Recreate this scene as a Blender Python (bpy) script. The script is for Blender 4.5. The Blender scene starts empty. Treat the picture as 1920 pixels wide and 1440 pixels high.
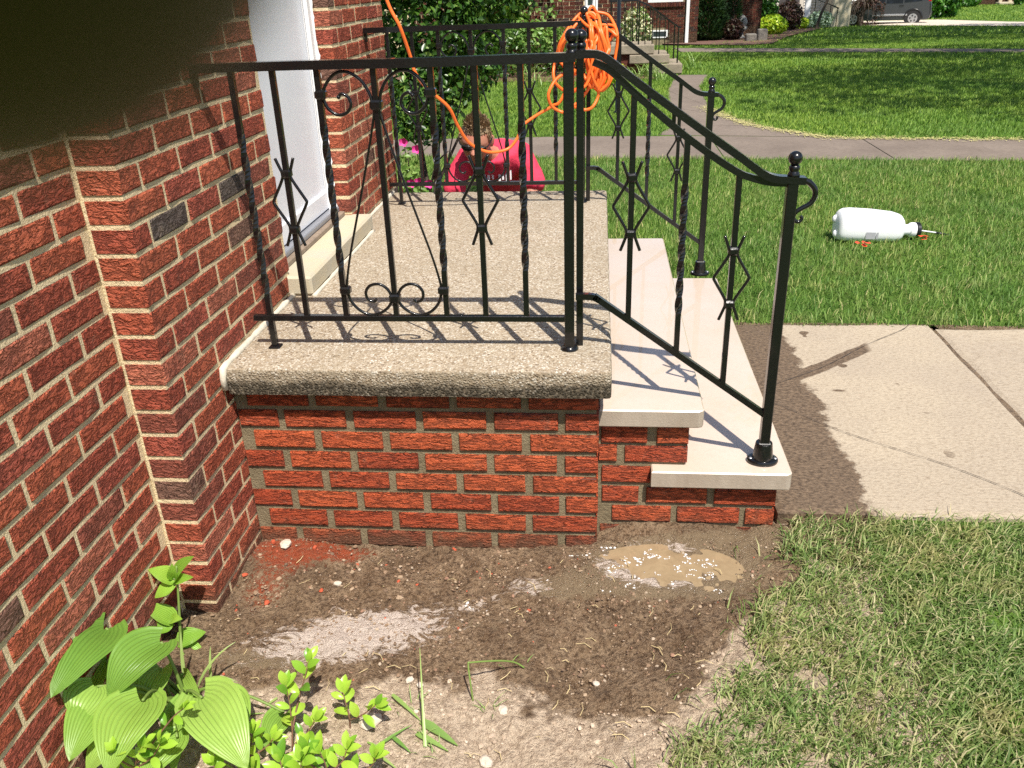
import bpy, bmesh, math, random
import numpy as np
from mathutils import Vector, Matrix, Euler, noise

random.seed(7)
RNG = np.random.default_rng(7)
scene = bpy.context.scene
col = scene.collection
rad = math.radians

# ------------------------------------------------------------------ camera, sky, sun, exposure
CAM = Vector((1.0913, -2.1998, 1.6385))
FPX = 1586.2
ya, pi_, ro = rad(6.2917), rad(-25.4225), rad(-2.0803)
fw = Vector((-math.sin(ya) * math.cos(pi_), math.cos(ya) * math.cos(pi_), math.sin(pi_)))
r0 = Vector((math.cos(ya), math.sin(ya), 0))
u0 = r0.cross(fw)
RT = math.cos(ro) * r0 + math.sin(ro) * u0
UP = -math.sin(ro) * r0 + math.cos(ro) * u0
cd = bpy.data.cameras.new('camera')
cam = bpy.data.objects.new('camera', cd)
col.objects.link(cam)
cam.matrix_world = Matrix(((RT.x, UP.x, -fw.x, CAM.x), (RT.y, UP.y, -fw.y, CAM.y), (RT.z, UP.z, -fw.z, CAM.z), (0, 0, 0, 1)))
cd.sensor_width = 36
cd.lens = FPX / 1920 * 36
cd.clip_start = 0.001
cd.clip_end = 500
cd.dof.use_dof = True
cd.dof.focus_distance = 3.4
cd.dof.aperture_fstop = 15.0
scene.camera = cam

SUN_DIR = Vector((0.25, -0.53, 1.0)).normalized()
world = bpy.data.worlds.new('World')
scene.world = world
world.use_nodes = True
wt = world.node_tree
sky = wt.nodes.new('ShaderNodeTexSky')
sky.sky_type = 'NISHITA'
sky.sun_disc = False
sky.sun_elevation = math.asin(SUN_DIR.z)
sky.sun_rotation = math.atan2(SUN_DIR.x, SUN_DIR.y)
bgn = wt.nodes['Background']
wt.links.new(sky.outputs[0], bgn.inputs[0])
bgn.inputs[1].default_value = 0.095
sd = bpy.data.lights.new('sun', 'SUN')
sd.energy = 4.6
sd.angle = rad(0.53)
sd.color = (1.0, 0.94, 0.85)
sun = bpy.data.objects.new('sun', sd)
col.objects.link(sun)
sun.rotation_euler = SUN_DIR.to_track_quat('Z', 'Y').to_euler()
vs = scene.view_settings
vs.view_transform = 'Standard'
vs.look = 'None'
vs.exposure = 0.58
vs.gamma = 1.0
vs.use_curve_mapping = False
scene.cycles.use_denoising = False
scene.cycles.max_bounces = 8
scene.cycles.transparent_max_bounces = 12

# ------------------------------------------------------------------ materials
class M:
    def __init__(s, name, base=(.5, .5, .5), rough=.6, spec=.5, metal=0.0, coat=0.0, coatr=.1):
        s.m = bpy.data.materials.new(name)
        s.m.use_nodes = True
        s.t = s.m.node_tree
        s.b = s.t.nodes['Principled BSDF']
        s.out = s.t.nodes['Material Output']
        s.b.inputs['Base Color'].default_value = (*base, 1)
        s.b.inputs['Roughness'].default_value = rough
        s.b.inputs['Specular IOR Level'].default_value = spec
        s.b.inputs['Metallic'].default_value = metal
        s.b.inputs['Coat Weight'].default_value = coat
        s.b.inputs['Coat Roughness'].default_value = coatr
        s._tc = None

    def n(s, typ, props=None, **ins):
        x = s.t.nodes.new(typ)
        for k, v in (props or {}).items():
            setattr(x, k, v)
        for k, v in ins.items():
            s.set(x, k, v)
        return x

    def set(s, node, key, v):
        key = key.replace('_', ' ') if isinstance(key, str) else key
        sock = node.inputs[key]
        if isinstance(v, bpy.types.NodeSocket):
            s.t.links.new(v, sock)
        elif isinstance(v, tuple) and len(v) == 3 and sock.type == 'RGBA':
            sock.default_value = (*v, 1)
        else:
            sock.default_value = v

    @property
    def obj(s):
        if s._tc is None:
            s._tc = s.n('ShaderNodeTexCoord')
        return s._tc.outputs['Object']

    def metric(s):
        """object coordinates with the object's own scale put back, so grain keeps its size on cut bricks"""
        oi = s.n('ShaderNodeVectorTransform', {'vector_type': 'VECTOR', 'convert_from': 'OBJECT', 'convert_to': 'WORLD'})
        oi.inputs[0].default_value = (1, 0, 0)
        ln = s.n('ShaderNodeVectorMath', {'operation': 'LENGTH'})
        s.t.links.new(oi.outputs[0], ln.inputs[0])
        cb = s.n('ShaderNodeCombineXYZ')
        s.t.links.new(ln.outputs['Value'], cb.inputs[0])
        cb.inputs[1].default_value = cb.inputs[2].default_value = 1
        mu = s.n('ShaderNodeVectorMath', {'operation': 'MULTIPLY'})
        s.t.links.new(s.obj, mu.inputs[0])
        s.t.links.new(cb.outputs[0], mu.inputs[1])
        return mu.outputs[0]

    @property
    def uv(s):
        s.obj
        return s._tc.outputs['UV']

    def mapping(s, vec, scale=(1, 1, 1), loc=(0, 0, 0), rot=(0, 0, 0)):
        x = s.n('ShaderNodeMapping')
        s.t.links.new(vec, x.inputs[0])
        if isinstance(loc, bpy.types.NodeSocket):
            s.t.links.new(loc, x.inputs[1])
        else:
            x.inputs[1].default_value = loc
        x.inputs[2].default_value = rot
        x.inputs[3].default_value = scale
        return x.outputs[0]

    def noise(s, vec, scale, detail=4, rough=.55, dist=0.0, out=0):
        x = s.n('ShaderNodeTexNoise', Scale=scale, Detail=detail, Roughness=rough, Distortion=dist)
        s.t.links.new(vec, x.inputs['Vector'])
        return x.outputs[out]

    def vor(s, vec, scale, feature='F1', out=0, rnd=1.0):
        x = s.n('ShaderNodeTexVoronoi', {'feature': feature}, Scale=scale, Randomness=rnd)
        s.t.links.new(vec, x.inputs['Vector'])
        return x.outputs[out]

    def ramp(s, fac, stops, mode='LINEAR'):
        x = s.n('ShaderNodeValToRGB')
        x.color_ramp.interpolation = mode
        e = x.color_ramp.elements
        while len(e) > 1:
            e.remove(e[len(e) - 1])
        for k, (p, c) in enumerate(stops):
            q = e[0] if k == 0 else e.new(p)
            q.position = p
            q.color = (*c, 1) if isinstance(c, tuple) else (c, c, c, 1)
        s.t.links.new(fac, x.inputs[0])
        return x.outputs[0]

    def mix(s, fac, a, b, mode='MIX'):
        x = s.n('ShaderNodeMix', {'data_type': 'RGBA', 'blend_type': mode})
        for idx, v in ((0, fac), (6, a), (7, b)):
            if isinstance(v, bpy.types.NodeSocket):
                s.t.links.new(v, x.inputs[idx])
            elif isinstance(v, tuple):
                x.inputs[idx].default_value = (*v, 1)
            else:
                x.inputs[idx].default_value = v
        return x.outputs[2]

    def math(s, op, a, b=0.0, clamp=False):
        x = s.n('ShaderNodeMath', {'operation': op, 'use_clamp': clamp})
        for i, v in enumerate((a, b)):
            if isinstance(v, bpy.types.NodeSocket):
                s.t.links.new(v, x.inputs[i])
            else:
                x.inputs[i].default_value = v
        return x.outputs[0]

    def attr(s, name):
        return s.n('ShaderNodeAttribute', {'attribute_name': name}).outputs['Fac']

    def island(s):
        return s.n('ShaderNodeNewGeometry').outputs['Random Per Island']

    def objrand(s):
        return s.n('ShaderNodeObjectInfo').outputs['Random']

    def color(s, c):
        s.t.links.new(c, s.b.inputs['Base Color'])

    def rough(s, c):
        s.t.links.new(c, s.b.inputs['Roughness'])

    def bump(s, h, strength=.5, dist=.01, prev=None):
        x = s.n('ShaderNodeBump', Strength=strength, Distance=dist)
        s.t.links.new(h, x.inputs['Height'])
        if prev is not None:
            s.t.links.new(prev, x.inputs['Normal'])
        s.t.links.new(x.outputs[0], s.b.inputs['Normal'])
        return x.outputs[0]

    def translucent(s, colr, fac=.3):
        tr = s.n('ShaderNodeBsdfTranslucent')
        if isinstance(colr, tuple):
            tr.inputs[0].default_value = (*colr, 1)
        else:
            s.t.links.new(colr, tr.inputs[0])
        mx = s.n('ShaderNodeMixShader')
        mx.inputs[0].default_value = fac
        s.t.links.new(s.b.outputs[0], mx.inputs[1])
        s.t.links.new(tr.outputs[0], mx.inputs[2])
        s.t.links.new(mx.outputs[0], s.out.inputs[0])


def brick_material(name, stops, island=False, sx=22., sz=80., rough=.8, wet=0.0, crack=.75, bumpd=.03, lift=.3, depth=1.0, dist=1.3, wid=.12):
    """wire-cut brick: torn, wavy cracks along the face, rough grain, colour of its own for each brick"""
    m = M(name, rough=rough, spec=.25)
    rnd = m.island() if island else m.objrand()
    off = m.math('MULTIPLY', rnd, 37.0)
    cmb = m.n('ShaderNodeCombineXYZ')
    for i in range(3):
        m.t.links.new(off, cmb.inputs[i])
    v = m.mapping(m.n('ShaderNodeTexCoord').outputs['Object'] if island else m.metric(), (1, 1, 1), cmb.outputs[0])
    base = m.ramp(rnd, stops, 'CONSTANT')
    vs_ = m.n('ShaderNodeVectorMath', {'operation': 'MULTIPLY'})
    m.t.links.new(v, vs_.inputs[0])
    vs_.inputs[1].default_value = (sx, sx, sz)
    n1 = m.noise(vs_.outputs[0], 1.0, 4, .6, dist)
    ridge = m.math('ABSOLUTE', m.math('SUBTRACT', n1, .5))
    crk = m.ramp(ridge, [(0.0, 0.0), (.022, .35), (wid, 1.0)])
    n2 = m.noise(v, 150., 4, .65)
    big = m.noise(v, 14., 3)
    h = m.math('ADD', m.math('MULTIPLY', crk, depth), m.math('MULTIPLY', n2, .8))
    c = m.mix(m.ramp(big, [(.3, 0.0), (.75, .55)]), base, m.mix(1.0, base, (.66, .55, .6), 'MULTIPLY'))
    c = m.mix(m.ramp(n2, [(.5, 0.0), (.75, lift)]), c, m.mix(1.0, c, (1.6, 2.0, 2.2), 'MULTIPLY'))
    c = m.mix(m.ramp(crk, [(0.0, crack), (.7, 0.0)]), c, (.04, .016, .012))  # shade inside the cracks painted in as a dark tone
    sme = m.noise(v, 11., 5, .7)
    c = m.mix(m.ramp(sme, [(.62, 0.0), (.76, .4)]), c, (.5, .36, .25))
    ge = m.n('ShaderNodeNewGeometry')
    gz = m.n('ShaderNodeSeparateXYZ')
    m.t.links.new(ge.outputs['Position'], gz.inputs[0])
    lim = m.math('ADD', gz.outputs[2], m.math('MULTIPLY', m.math('SUBTRACT', m.noise(ge.outputs['Position'], 16., 5, .7), .5), .16))
    c = m.mix(m.ramp(m.math('MULTIPLY', lim, 5.0), [(.1, .8), (.5, 0.0)]), c, (.16, .1, .06))
    m.color(c)
    if wet:
        m.b.inputs['Coat Weight'].default_value = wet
        m.b.inputs['Coat Roughness'].default_value = .25
    m.bump(h, 1.0, bumpd)
    return m.m


HB = [(0.0, (.68, .16, .08)), (.2, (.58, .13, .072)), (.45, (.72, .18, .088)), (.63, (.48, .14, .088)),
      (.75, (.62, .145, .088)), (.85, (.34, .18, .125)), (.9, (.74, .23, .135)), (.975, (.19, .15, .125))]
PB = [(0.0, (.74, .15, .055)), (.3, (.64, .12, .046)), (.6, (.78, .165, .06)), (.85, (.58, .105, .042))]
NB = [(0.0, (.26, .075, .045)), (.3, (.2, .055, .035)), (.55, (.31, .1, .06)), (.75, (.17, .06, .045)), (.92, (.11, .07, .06))]
MAT = {}
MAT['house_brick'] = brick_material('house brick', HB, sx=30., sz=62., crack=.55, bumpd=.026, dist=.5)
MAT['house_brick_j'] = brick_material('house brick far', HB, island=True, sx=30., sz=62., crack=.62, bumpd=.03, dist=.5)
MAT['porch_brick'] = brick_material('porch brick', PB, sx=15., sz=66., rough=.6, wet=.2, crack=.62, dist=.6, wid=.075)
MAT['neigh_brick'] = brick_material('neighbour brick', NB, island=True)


def simple(key, base, rough=.6, bump=None, var=None, **kw):
    m = M(key, base, rough, **kw)
    if var:
        c = m.mix(m.ramp(m.noise(m.obj, var[0], 4), [(.3, 0.0), (.7, 1.0)]), base, var[1])
        m.color(c)
    if bump:
        m.bump(m.noise(m.obj, bump[0], 4), bump[1], bump[2])
    MAT[key] = m.m
    return m


def mortar(key, a, b):
    m = M(key, a, .9, .2)
    n1 = m.noise(m.obj, 14., 4)
    n2 = m.noise(m.obj, 150., 4, .7)
    c = m.mix(m.ramp(n1, [(.35, 0.0), (.7, 1.0)]), a, b)
    c = m.mix(m.ramp(n2, [(.48, 0.0), (.75, .6)]), c, tuple(x * .55 for x in a))
    m.color(c)
    m.bump(n2, .9, .01)
    MAT[key] = m.m


mortar('cream mortar', (.86, .69, .43), (.74, .58, .36))
mortar('grey mortar', (.29, .235, .145), (.2, .16, .095))
simple('dark iron', (.006, .006, .0065), .26, bump=(120., .2, .004), coat=.5, coatr=.07, spec=.3)
simple('white paint', (.78, .79, .83), .35, var=(6., (.74, .75, .8)))
simple('white trim', (.82, .82, .82), .45)
simple('threshold wood', (.3, .23, .17), .7, bump=(60., .5, .004), var=(25., (.2, .15, .11)))
simple('grey metal strip', (.3, .31, .34), .4, metal=.4)
simple('caulk', (.66, .6, .48), .8, bump=(40., .6, .006), var=(30., (.5, .45, .36)))
simple('orange cord', (.9, .17, .025), .4)
simple('sill stone', (.52, .44, .29), .7, bump=(220., .4, .003), var=(9., (.46, .42, .33)))
simple('skin', (.45, .2, .13), .5, bump=(60., .1, .003), var=(12., (.5, .19, .13)))
simple('shirt', (.78, .045, .1), .85, bump=(35., .5, .012), var=(9., (.66, .035, .085)))
simple('trousers', (.09, .1, .13), .9, bump=(60., .4, .01))
simple('shoe', (.04, .035, .03), .7)
simple('hair', (.2, .13, .075), .6, bump=(150., .5, .004), var=(60., (.38, .27, .16)))
simple('black plastic', (.012, .012, .013), .3)
simple('white print', (.8, .78, .8), .8)
simple('bark', (.075, .055, .04), .9, bump=(30., .7, .02))
simple('stem brown', (.17, .085, .05), .7)
simple('stem green', (.16, .24, .05), .55)
simple('tyre', (.015, .015, .016), .8)
simple('alloy', (.5, .5, .52), .3, metal=.7)
simple('car paint', (.055, .058, .065), .3, metal=.5, coat=.8, coatr=.04)
simple('car glass', (.015, .018, .022), .04)
simple('tail lamp', (.35, .01, .012), .2)
simple('head lamp', (.6, .6, .62), .15)
simple('dark stone', (.12, .11, .1), .9, bump=(25., .7, .03), var=(8., (.2, .18, .15)))
simple('grey stone', (.3, .29, .27), .9, bump=(40., .5, .02), var=(14., (.2, .2, .19)))
simple('beige siding', (.66, .6, .52), .6)
simple('white siding', (.8, .81, .82), .5)
simple('window glass', (.03, .04, .045), .05)
simple('mulch', (.13, .065, .045), .95, bump=(35., 1.0, .05), var=(22., (.22, .12, .085)))
simple('stoop concrete', (.33, .27, .2), .9, bump=(40., .5, .01), var=(7., (.2, .17, .12)))
simple('petal', (.75, .05, .3), .6)
simple('red petal', (.75, .06, .025), .6)
simple('straw', (.58, .46, .24), .85)
simple('finger skin', (.09, .042, .024), .6, bump=(900., .2, .0004))
simple('nail', (.5, .3, .24), .3)
simple('stone pale', (.62, .53, .43), .85, bump=(120., .5, .004), var=(60., (.5, .42, .34)))
simple('sack label', (.35, .35, .37), .6)
simple('red chip', (.45, .085, .035), .8, bump=(150., .6, .004))
simple('roof dark', (.07, .06, .06), .9)


def plastic():
    m = M('translucent plastic', (.86, .87, .88), .3)
    m.b.inputs['Subsurface Weight'].default_value = .25
    m.b.inputs['Subsurface Radius'].default_value = (.04, .04, .04)
    MAT['milky plastic'] = m.m


plastic()


def aggregate():
    m = M('exposed aggregate', (.4, .34, .25), .85, .3)
    cells = m.n('ShaderNodeTexVoronoi', {'feature': 'F1'}, Scale=165.)
    m.t.links.new(m.obj, cells.inputs['Vector'])
    cv = m.n('ShaderNodeSeparateColor')
    m.t.links.new(cells.outputs['Color'], cv.inputs[0])
    peb = m.ramp(cv.outputs[0], [(0.0, (.34, .26, .175)), (.2, (.5, .425, .32)), (.45, (.62, .55, .44)), (.66, (.38, .32, .25)), (.82, (.74, .69, .6)), (.93, (.14, .1, .07))], 'CONSTANT')
    d = cells.outputs['Distance']
    c = m.mix(m.ramp(d, [(.4, 0.0), (.75, .7)]), peb, (.26, .2, .135))
    c = m.mix(m.ramp(m.noise(m.obj, 45., 4, .7), [(.4, 0.0), (.68, .5)]), c, (.3, .235, .16))
    big = m.noise(m.obj, 5., 5, .6)
    c = m.mix(m.ramp(big, [(.38, 0.0), (.7, .5)]), c, (.3, .245, .17))
    # dark weathering stain with its own uneven upper border, then painted shade on upright faces
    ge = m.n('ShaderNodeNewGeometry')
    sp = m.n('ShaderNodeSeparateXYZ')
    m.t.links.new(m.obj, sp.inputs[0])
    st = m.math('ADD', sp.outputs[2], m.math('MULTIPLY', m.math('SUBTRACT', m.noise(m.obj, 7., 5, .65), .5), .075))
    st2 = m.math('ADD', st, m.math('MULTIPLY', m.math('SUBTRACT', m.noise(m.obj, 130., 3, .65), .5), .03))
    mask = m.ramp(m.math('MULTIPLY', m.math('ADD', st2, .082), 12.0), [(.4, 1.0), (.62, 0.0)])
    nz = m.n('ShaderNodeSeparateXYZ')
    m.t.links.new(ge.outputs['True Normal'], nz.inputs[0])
    face = m.math('MULTIPLY', m.ramp(nz.outputs[2], [(.5, 1.0), (.85, 0.0)]), m.ramp(m.noise(m.obj, 30., 5, .7), [(.35, .1), (.68, .6)]))  # upright faces painted darker for their weaker sunlight, mottled by noise
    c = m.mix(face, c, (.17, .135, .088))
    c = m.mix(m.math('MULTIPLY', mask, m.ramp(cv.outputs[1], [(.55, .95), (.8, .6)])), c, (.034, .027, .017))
    m.color(c)
    hh = m.math('SUBTRACT', m.ramp(d, [(0.0, 1.0), (.7, 0.0)]), m.math('MULTIPLY', m.noise(m.obj, 250., 2), .3))
    m.bump(hh, .8, .004)
    MAT['aggregate'] = m.m


aggregate()


def limestone():
    m = M('limestone', (.7, .58, .47), .3, .5, coat=.8, coatr=.025)
    n1 = m.noise(m.obj, 3.2, 5, .6)
    n2 = m.noise(m.obj, 60., 4, .7)
    c = m.mix(m.ramp(n1, [(.35, 0.0), (.7, 1.0)]), (.64, .525, .43), (.575, .46, .355))
    c = m.mix(m.ramp(n2, [(.5, 0.0), (.8, .3)]), c, (.42, .32, .235))
    m.color(c)
    m.rough(m.ramp(n1, [(.3, .2), (.75, .5)]))
    m.bump(n2, .05, .002)
    MAT['limestone'] = m.m
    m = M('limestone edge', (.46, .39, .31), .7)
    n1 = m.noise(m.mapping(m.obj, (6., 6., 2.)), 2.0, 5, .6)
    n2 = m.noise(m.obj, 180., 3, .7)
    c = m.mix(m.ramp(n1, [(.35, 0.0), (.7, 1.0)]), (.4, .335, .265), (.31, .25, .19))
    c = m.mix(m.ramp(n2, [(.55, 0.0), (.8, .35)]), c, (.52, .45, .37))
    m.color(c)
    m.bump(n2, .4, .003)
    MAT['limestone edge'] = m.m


limestone()


def path_concrete():
    m = M('path concrete', (.6, .5, .4), .9, .3)
    sp = m.n('ShaderNodeSeparateXYZ')
    m.t.links.new(m.obj, sp.inputs[0])
    X, Y = sp.outputs[0], sp.outputs[1]
    n_big = m.noise(m.obj, 2.2, 5, .6)
    n_mid = m.noise(m.obj, 8., 7, .72)
    n_f = m.noise(m.mapping(m.obj, (1., 1.6, 1.)), 62., 5, .75)
    dry = m.mix(m.ramp(n_big, [(.35, 0.0), (.7, 1.0)]), (.48, .4, .295), (.41, .34, .26))
    dry = m.mix(m.ramp(n_f, [(.46, 0.0), (.68, .75)]), dry, (.25, .19, .13))
    wetc = m.mix(m.ramp(n_f, [(.4, 0.0), (.62, .9)]), (.21, .145, .092), (.06, .039, .024))
    # water splashed off the steps: everything left of an uneven line, plus a run towards the far edge
    edge = m.math('ADD', X, m.math('MULTIPLY', m.math('SUBTRACT', n_mid, .5), .22))
    wet1 = m.ramp(m.math('MULTIPLY', m.math('SUBTRACT', edge, 1.72), 2.0), [(.46, 1.0), (.5, 0.0)])
    along = m.math('SUBTRACT', Y, m.math('ADD', m.math('MULTIPLY', m.math('SUBTRACT', X, 1.85), .86), 1.03))
    along = m.math('ADD', m.math('ABSOLUTE', along), m.math('MULTIPLY', m.math('SUBTRACT', n_mid, .5), .05))
    str_ = m.ramp(m.math('MULTIPLY', along, 10.), [(.42, 1.0), (.5, 0.0)])
    lim = m.ramp(m.math('MULTIPLY', X, .25), [(.572, 1.0), (.578, 0.0)])
    str_ = m.math('MULTIPLY', str_, lim)
    spots = m.ramp(m.noise(m.obj, 11., 1, .3), [(.73, 0.0), (.745, 1.0)])
    spots = m.math('MULTIPLY', spots, m.ramp(m.math('MULTIPLY', X, .25), [(.56, 1.0), (.6, 0.0)]))
    wet = m.math('MAXIMUM', m.math('MAXIMUM', wet1, str_), spots)
    m.color(m.mix(wet, dry, wetc))
    m.rough(m.mix(wet, (.9, .9, .9), (.5, .5, .5)))
    m.bump(n_f, .7, .01)
    MAT['path concrete'] = m.m
    m = M('walk concrete', (.44, .35, .28), .9, .3)
    n1 = m.noise(m.obj, 1.7, 5, .6)
    n2 = m.noise(m.obj, 22., 5, .7)
    c = m.mix(m.ramp(n1, [(.35, 0.0), (.7, 1.0)]), (.225, .18, .145), (.165, .13, .105))
    c = m.mix(m.ramp(n2, [(.45, 0.0), (.7, .5)]), c, (.11, .085, .07))
    m.color(c)
    m.bump(n2, .4, .006)
    MAT['walk concrete'] = m.m


path_concrete()


def soil():
    m = M('soil', (.3, .22, .15), .9, .4)
    wet, foam, red = m.attr('wet'), m.attr('foam'), m.attr('red')
    n1 = m.noise(m.obj, 26., 5, .65)
    n2 = m.noise(m.obj, 75., 5, .75)
    n3 = m.noise(m.obj, 170., 3, .7)
    dry = m.mix(m.ramp(n1, [(.35, 0.0), (.7, 1.0)]), (.8, .635, .46), (.63, .495, .355))
    dry = m.mix(m.ramp(n2, [(.44, 0.0), (.64, .85)]), dry, (.34, .24, .165))
    wetc = m.mix(m.ramp(n1, [(.35, 0.0), (.68, 1.0)]), (.3, .2, .12), (.43, .305, .19))
    wetc = m.mix(m.ramp(n2, [(.45, 0.0), (.62, .9)]), wetc, (.085, .052, .03))
    wetc = m.mix(m.ramp(n3, [(.56, 0.0), (.72, .6)]), wetc, (.55, .4, .27))
    wm = m.math('ADD', wet, m.math('MULTIPLY', m.math('SUBTRACT', n1, .5), .55))
    wm = m.ramp(wm, [(.36, 0.0), (.62, 1.0)])
    c = m.mix(wm, dry, wetc)
    sil = m.attr('silt')
    n0 = m.noise(m.obj, 6., 4, .6)
    c = m.mix(m.math('MULTIPLY', wm, m.ramp(n0, [(.42, 0.0), (.62, .6)])), c, m.mix(1.0, c, (.5, .46, .44), 'MULTIPLY'))
    sm = m.ramp(m.math('ADD', sil, m.math('MULTIPLY', m.math('SUBTRACT', n1, .5), .9)), [(.42, 0.0), (.6, .85)])
    c = m.mix(sm, c, (.3, .225, .14))
    rm = m.ramp(m.math('MULTIPLY', red, m.noise(m.obj, 75., 4, .7)), [(.3, 0.0), (.46, .85)])
    c = m.mix(rm, c, (.42, .085, .035))
    swirl = m.noise(m.mapping(m.obj, (1., 1.9, 1.)), 13., 7, .72, 2.4)
    fm = m.ramp(m.math('ADD', foam, m.math('MULTIPLY', m.math('SUBTRACT', swirl, .5), 1.9)), [(.47, 0.0), (.64, .95)])
    c = m.mix(fm, c, m.mix(m.ramp(n2, [(.4, 0.0), (.7, 1.0)]), (.82, .7, .6), (.66, .54, .45)))
    m.color(c)
    rr = m.mix(wm, (.95, .95, .95), m.mix(m.ramp(n1, [(.42, 0.0), (.62, 1.0)]), (.2, .2, .2), (.55, .55, .55)))
    rr = m.mix(sm, rr, (.16, .16, .16))
    m.rough(rr)
    h = m.math('ADD', n2, m.math('MULTIPLY', n3, .5))
    m.bump(h, 1.0, .022)
    MAT['soil'] = m.m
    m = M('muddy water', (.33, .23, .125), .06, .5)
    n1 = m.noise(m.obj, 20., 5, .65, 1.)
    c = m.mix(m.ramp(n1, [(.35, 0.0), (.7, 1.0)]), (.33, .245, .145), (.25, .18, .105))
    m.color(c)
    m.bump(m.noise(m.obj, 60., 2), .06, .004)
    MAT['muddy water'] = m.m
    m = M('foam', (.8, .76, .72), .35)
    m.bump(m.vor(m.obj, 260.), .7, .004)
    MAT['foam'] = m.m


soil()


def pebbles():
    m = M('pebble', (.4, .3, .22), .8)
    m.color(m.ramp(m.island(), [(0.0, (.26, .17, .105)), (.3, (.36, .26, .17)), (.55, (.17, .11, .07)), (.78, (.42, .33, .24)), (.88, (.3, .17, .11)), (.965, (.42, .1, .05))], 'CONSTANT'))
    m.bump(m.noise(m.obj, 300., 3), .5, .003)
    MAT['pebble'] = m.m
    m = M('dry pebble', (.5, .4, .3), .9)
    m.color(m.ramp(m.island(), [(0.0, (.46, .355, .26)), (.35, (.54, .43, .325)), (.65, (.4, .305, .22)), (.93, (.6, .5, .4)), (.985, (.4, .19, .12))], 'CONSTANT'))
    m.bump(m.noise(m.obj, 300., 3), .5, .003)
    MAT['dry pebble'] = m.m


pebbles()


def grass_mat(key, stops, patch, dryc=(.42, .36, .15), dryamt=.35, tr=.35, ps=1.2):
    m = M(key, (.1, .2, .03), .55, .3)
    c = m.ramp(m.island(), stops)
    n1 = m.noise(m.obj, ps, 4, .6)
    c = m.mix(m.ramp(n1, [(.35, 0.0), (.65, 1.0)]), c, m.mix(1.0, c, patch, 'MULTIPLY'))
    n2 = m.noise(m.obj, ps * 5, 4, .6)
    c = m.mix(m.ramp(n2, [(.52, 0.0), (.75, dryamt)]), c, dryc)
    m.color(c)
    m.translucent(c, tr)
    MAT[key] = m.m


grass_mat('grass near', [(0.0, (.085, .145, .03)), (.3, (.15, .225, .05)), (.52, (.24, .32, .085)), (.68, (.34, .4, .14)), (.8, (.5, .44, .21)), (1.0, (.62, .52, .3))], (.8, .95, .9), dryamt=.75)
grass_mat('grass mid', [(0.0, (.06, .145, .02)), (.4, (.115, .235, .038)), (.75, (.19, .32, .065)), (.92, (.3, .4, .12)), (1.0, (.5, .46, .23))], (1.3, 1.15, 1.0), dryamt=.45)
grass_mat('grass far', [(0.0, (.075, .175, .02)), (.5, (.145, .28, .035)), (1.0, (.25, .39, .065))], (1.5, 1.25, 1.1), dryamt=.2, ps=.5)


def lawn_ground():
    m = M('lawn ground', (.08, .13, .03), .95, .2)
    n0 = m.noise(m.obj, .6, 4, .6)
    n1 = m.noise(m.obj, 9., 5, .65)
    n2 = m.noise(m.obj, 70., 4, .7)
    c = m.mix(m.ramp(n0, [(.35, 0.0), (.65, 1.0)]), (.075, .16, .02), (.12, .22, .03))
    c = m.mix(m.ramp(n1, [(.45, 0.0), (.8, .5)]), c, (.16, .2, .05))
    c = m.mix(m.ramp(n2, [(.4, 0.0), (.7, .7)]), c, (.035, .07, .012))
    m.color(c)
    m.bump(n2, .8, .03)
    MAT['lawn ground'] = m.m


lawn_ground()


def leaf_mat(key, stops, tr=.3, rough=.4, island=True, uvveins=None, trc=None):
    m = M(key, stops[0][1], rough, .4)
    c = m.ramp(m.island() if island else m.objrand(), stops)
    n = m.noise(m.obj, 25., 3)
    c = m.mix(m.ramp(n, [(.4, 0.0), (.75, .35)]), c, m.mix(1.0, c, (.7, .8, .6), 'MULTIPLY'))
    if uvveins:
        sp = m.n('ShaderNodeSeparateXYZ')
        m.t.links.new(m.uv, sp.inputs[0])
        w = m.math('ABSOLUTE', m.math('SINE', m.math('MULTIPLY', sp.outputs[1], uvveins * math.pi)))
        c = m.mix(m.ramp(w, [(0.0, .6), (.3, 0.0)]), c, m.mix(1.0, c, (1.25, 1.18, 1.4), 'MULTIPLY'))
        m.bump(m.ramp(w, [(0.0, 0.0), (.7, 1.0)]), .6, .004)
    m.color(c)
    m.translucent(m.mix(1.0, c, trc or (1.5, 1.5, .6), 'MULTIPLY'), tr)
    MAT[key] = m.m


leaf_mat('hosta leaf', [(0.0, (.26, .42, .07)), (.4, (.33, .5, .1)), (.75, (.2, .36, .055)), (1.0, (.14, .28, .04))], .22, .38, island=False, uvveins=13.)
leaf_mat('weed leaf', [(0.0, (.26, .48, .05)), (.5, (.34, .55, .07)), (1.0, (.2, .4, .045))], .25, .4, island=False, uvveins=12.)
leaf_mat('sprig leaf', [(0.0, (.3, .5, .045)), (.5, (.4, .58, .075)), (.8, (.24, .44, .04)), (1.0, (.12, .28, .03))], .25, .28, island=False)
leaf_mat('strap leaf', [(0.0, (.22, .36, .09)), (.6, (.32, .43, .14)), (1.0, (.14, .28, .06))], .2, .4, island=True)
leaf_mat('bush leaf', [(0.0, (.022, .065, .01)), (.5, (.042, .11, .016)), (.85, (.085, .18, .026)), (1.0, (.2, .32, .06))], .25, .32)
leaf_mat('vine leaf', [(0.0, (.1, .2, .04)), (.5, (.19, .33, .07)), (1.0, (.32, .44, .14))], .3, .4)
leaf_mat('tree leaf', [(0.0, (.04, .1, .015)), (1.0, (.09, .18, .03))], .25, .45)
leaf_mat('conifer leaf', [(0.0, (.012, .04, .012)), (.7, (.03, .075, .02)), (1.0, (.05, .1, .025))], .1, .6)
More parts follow.
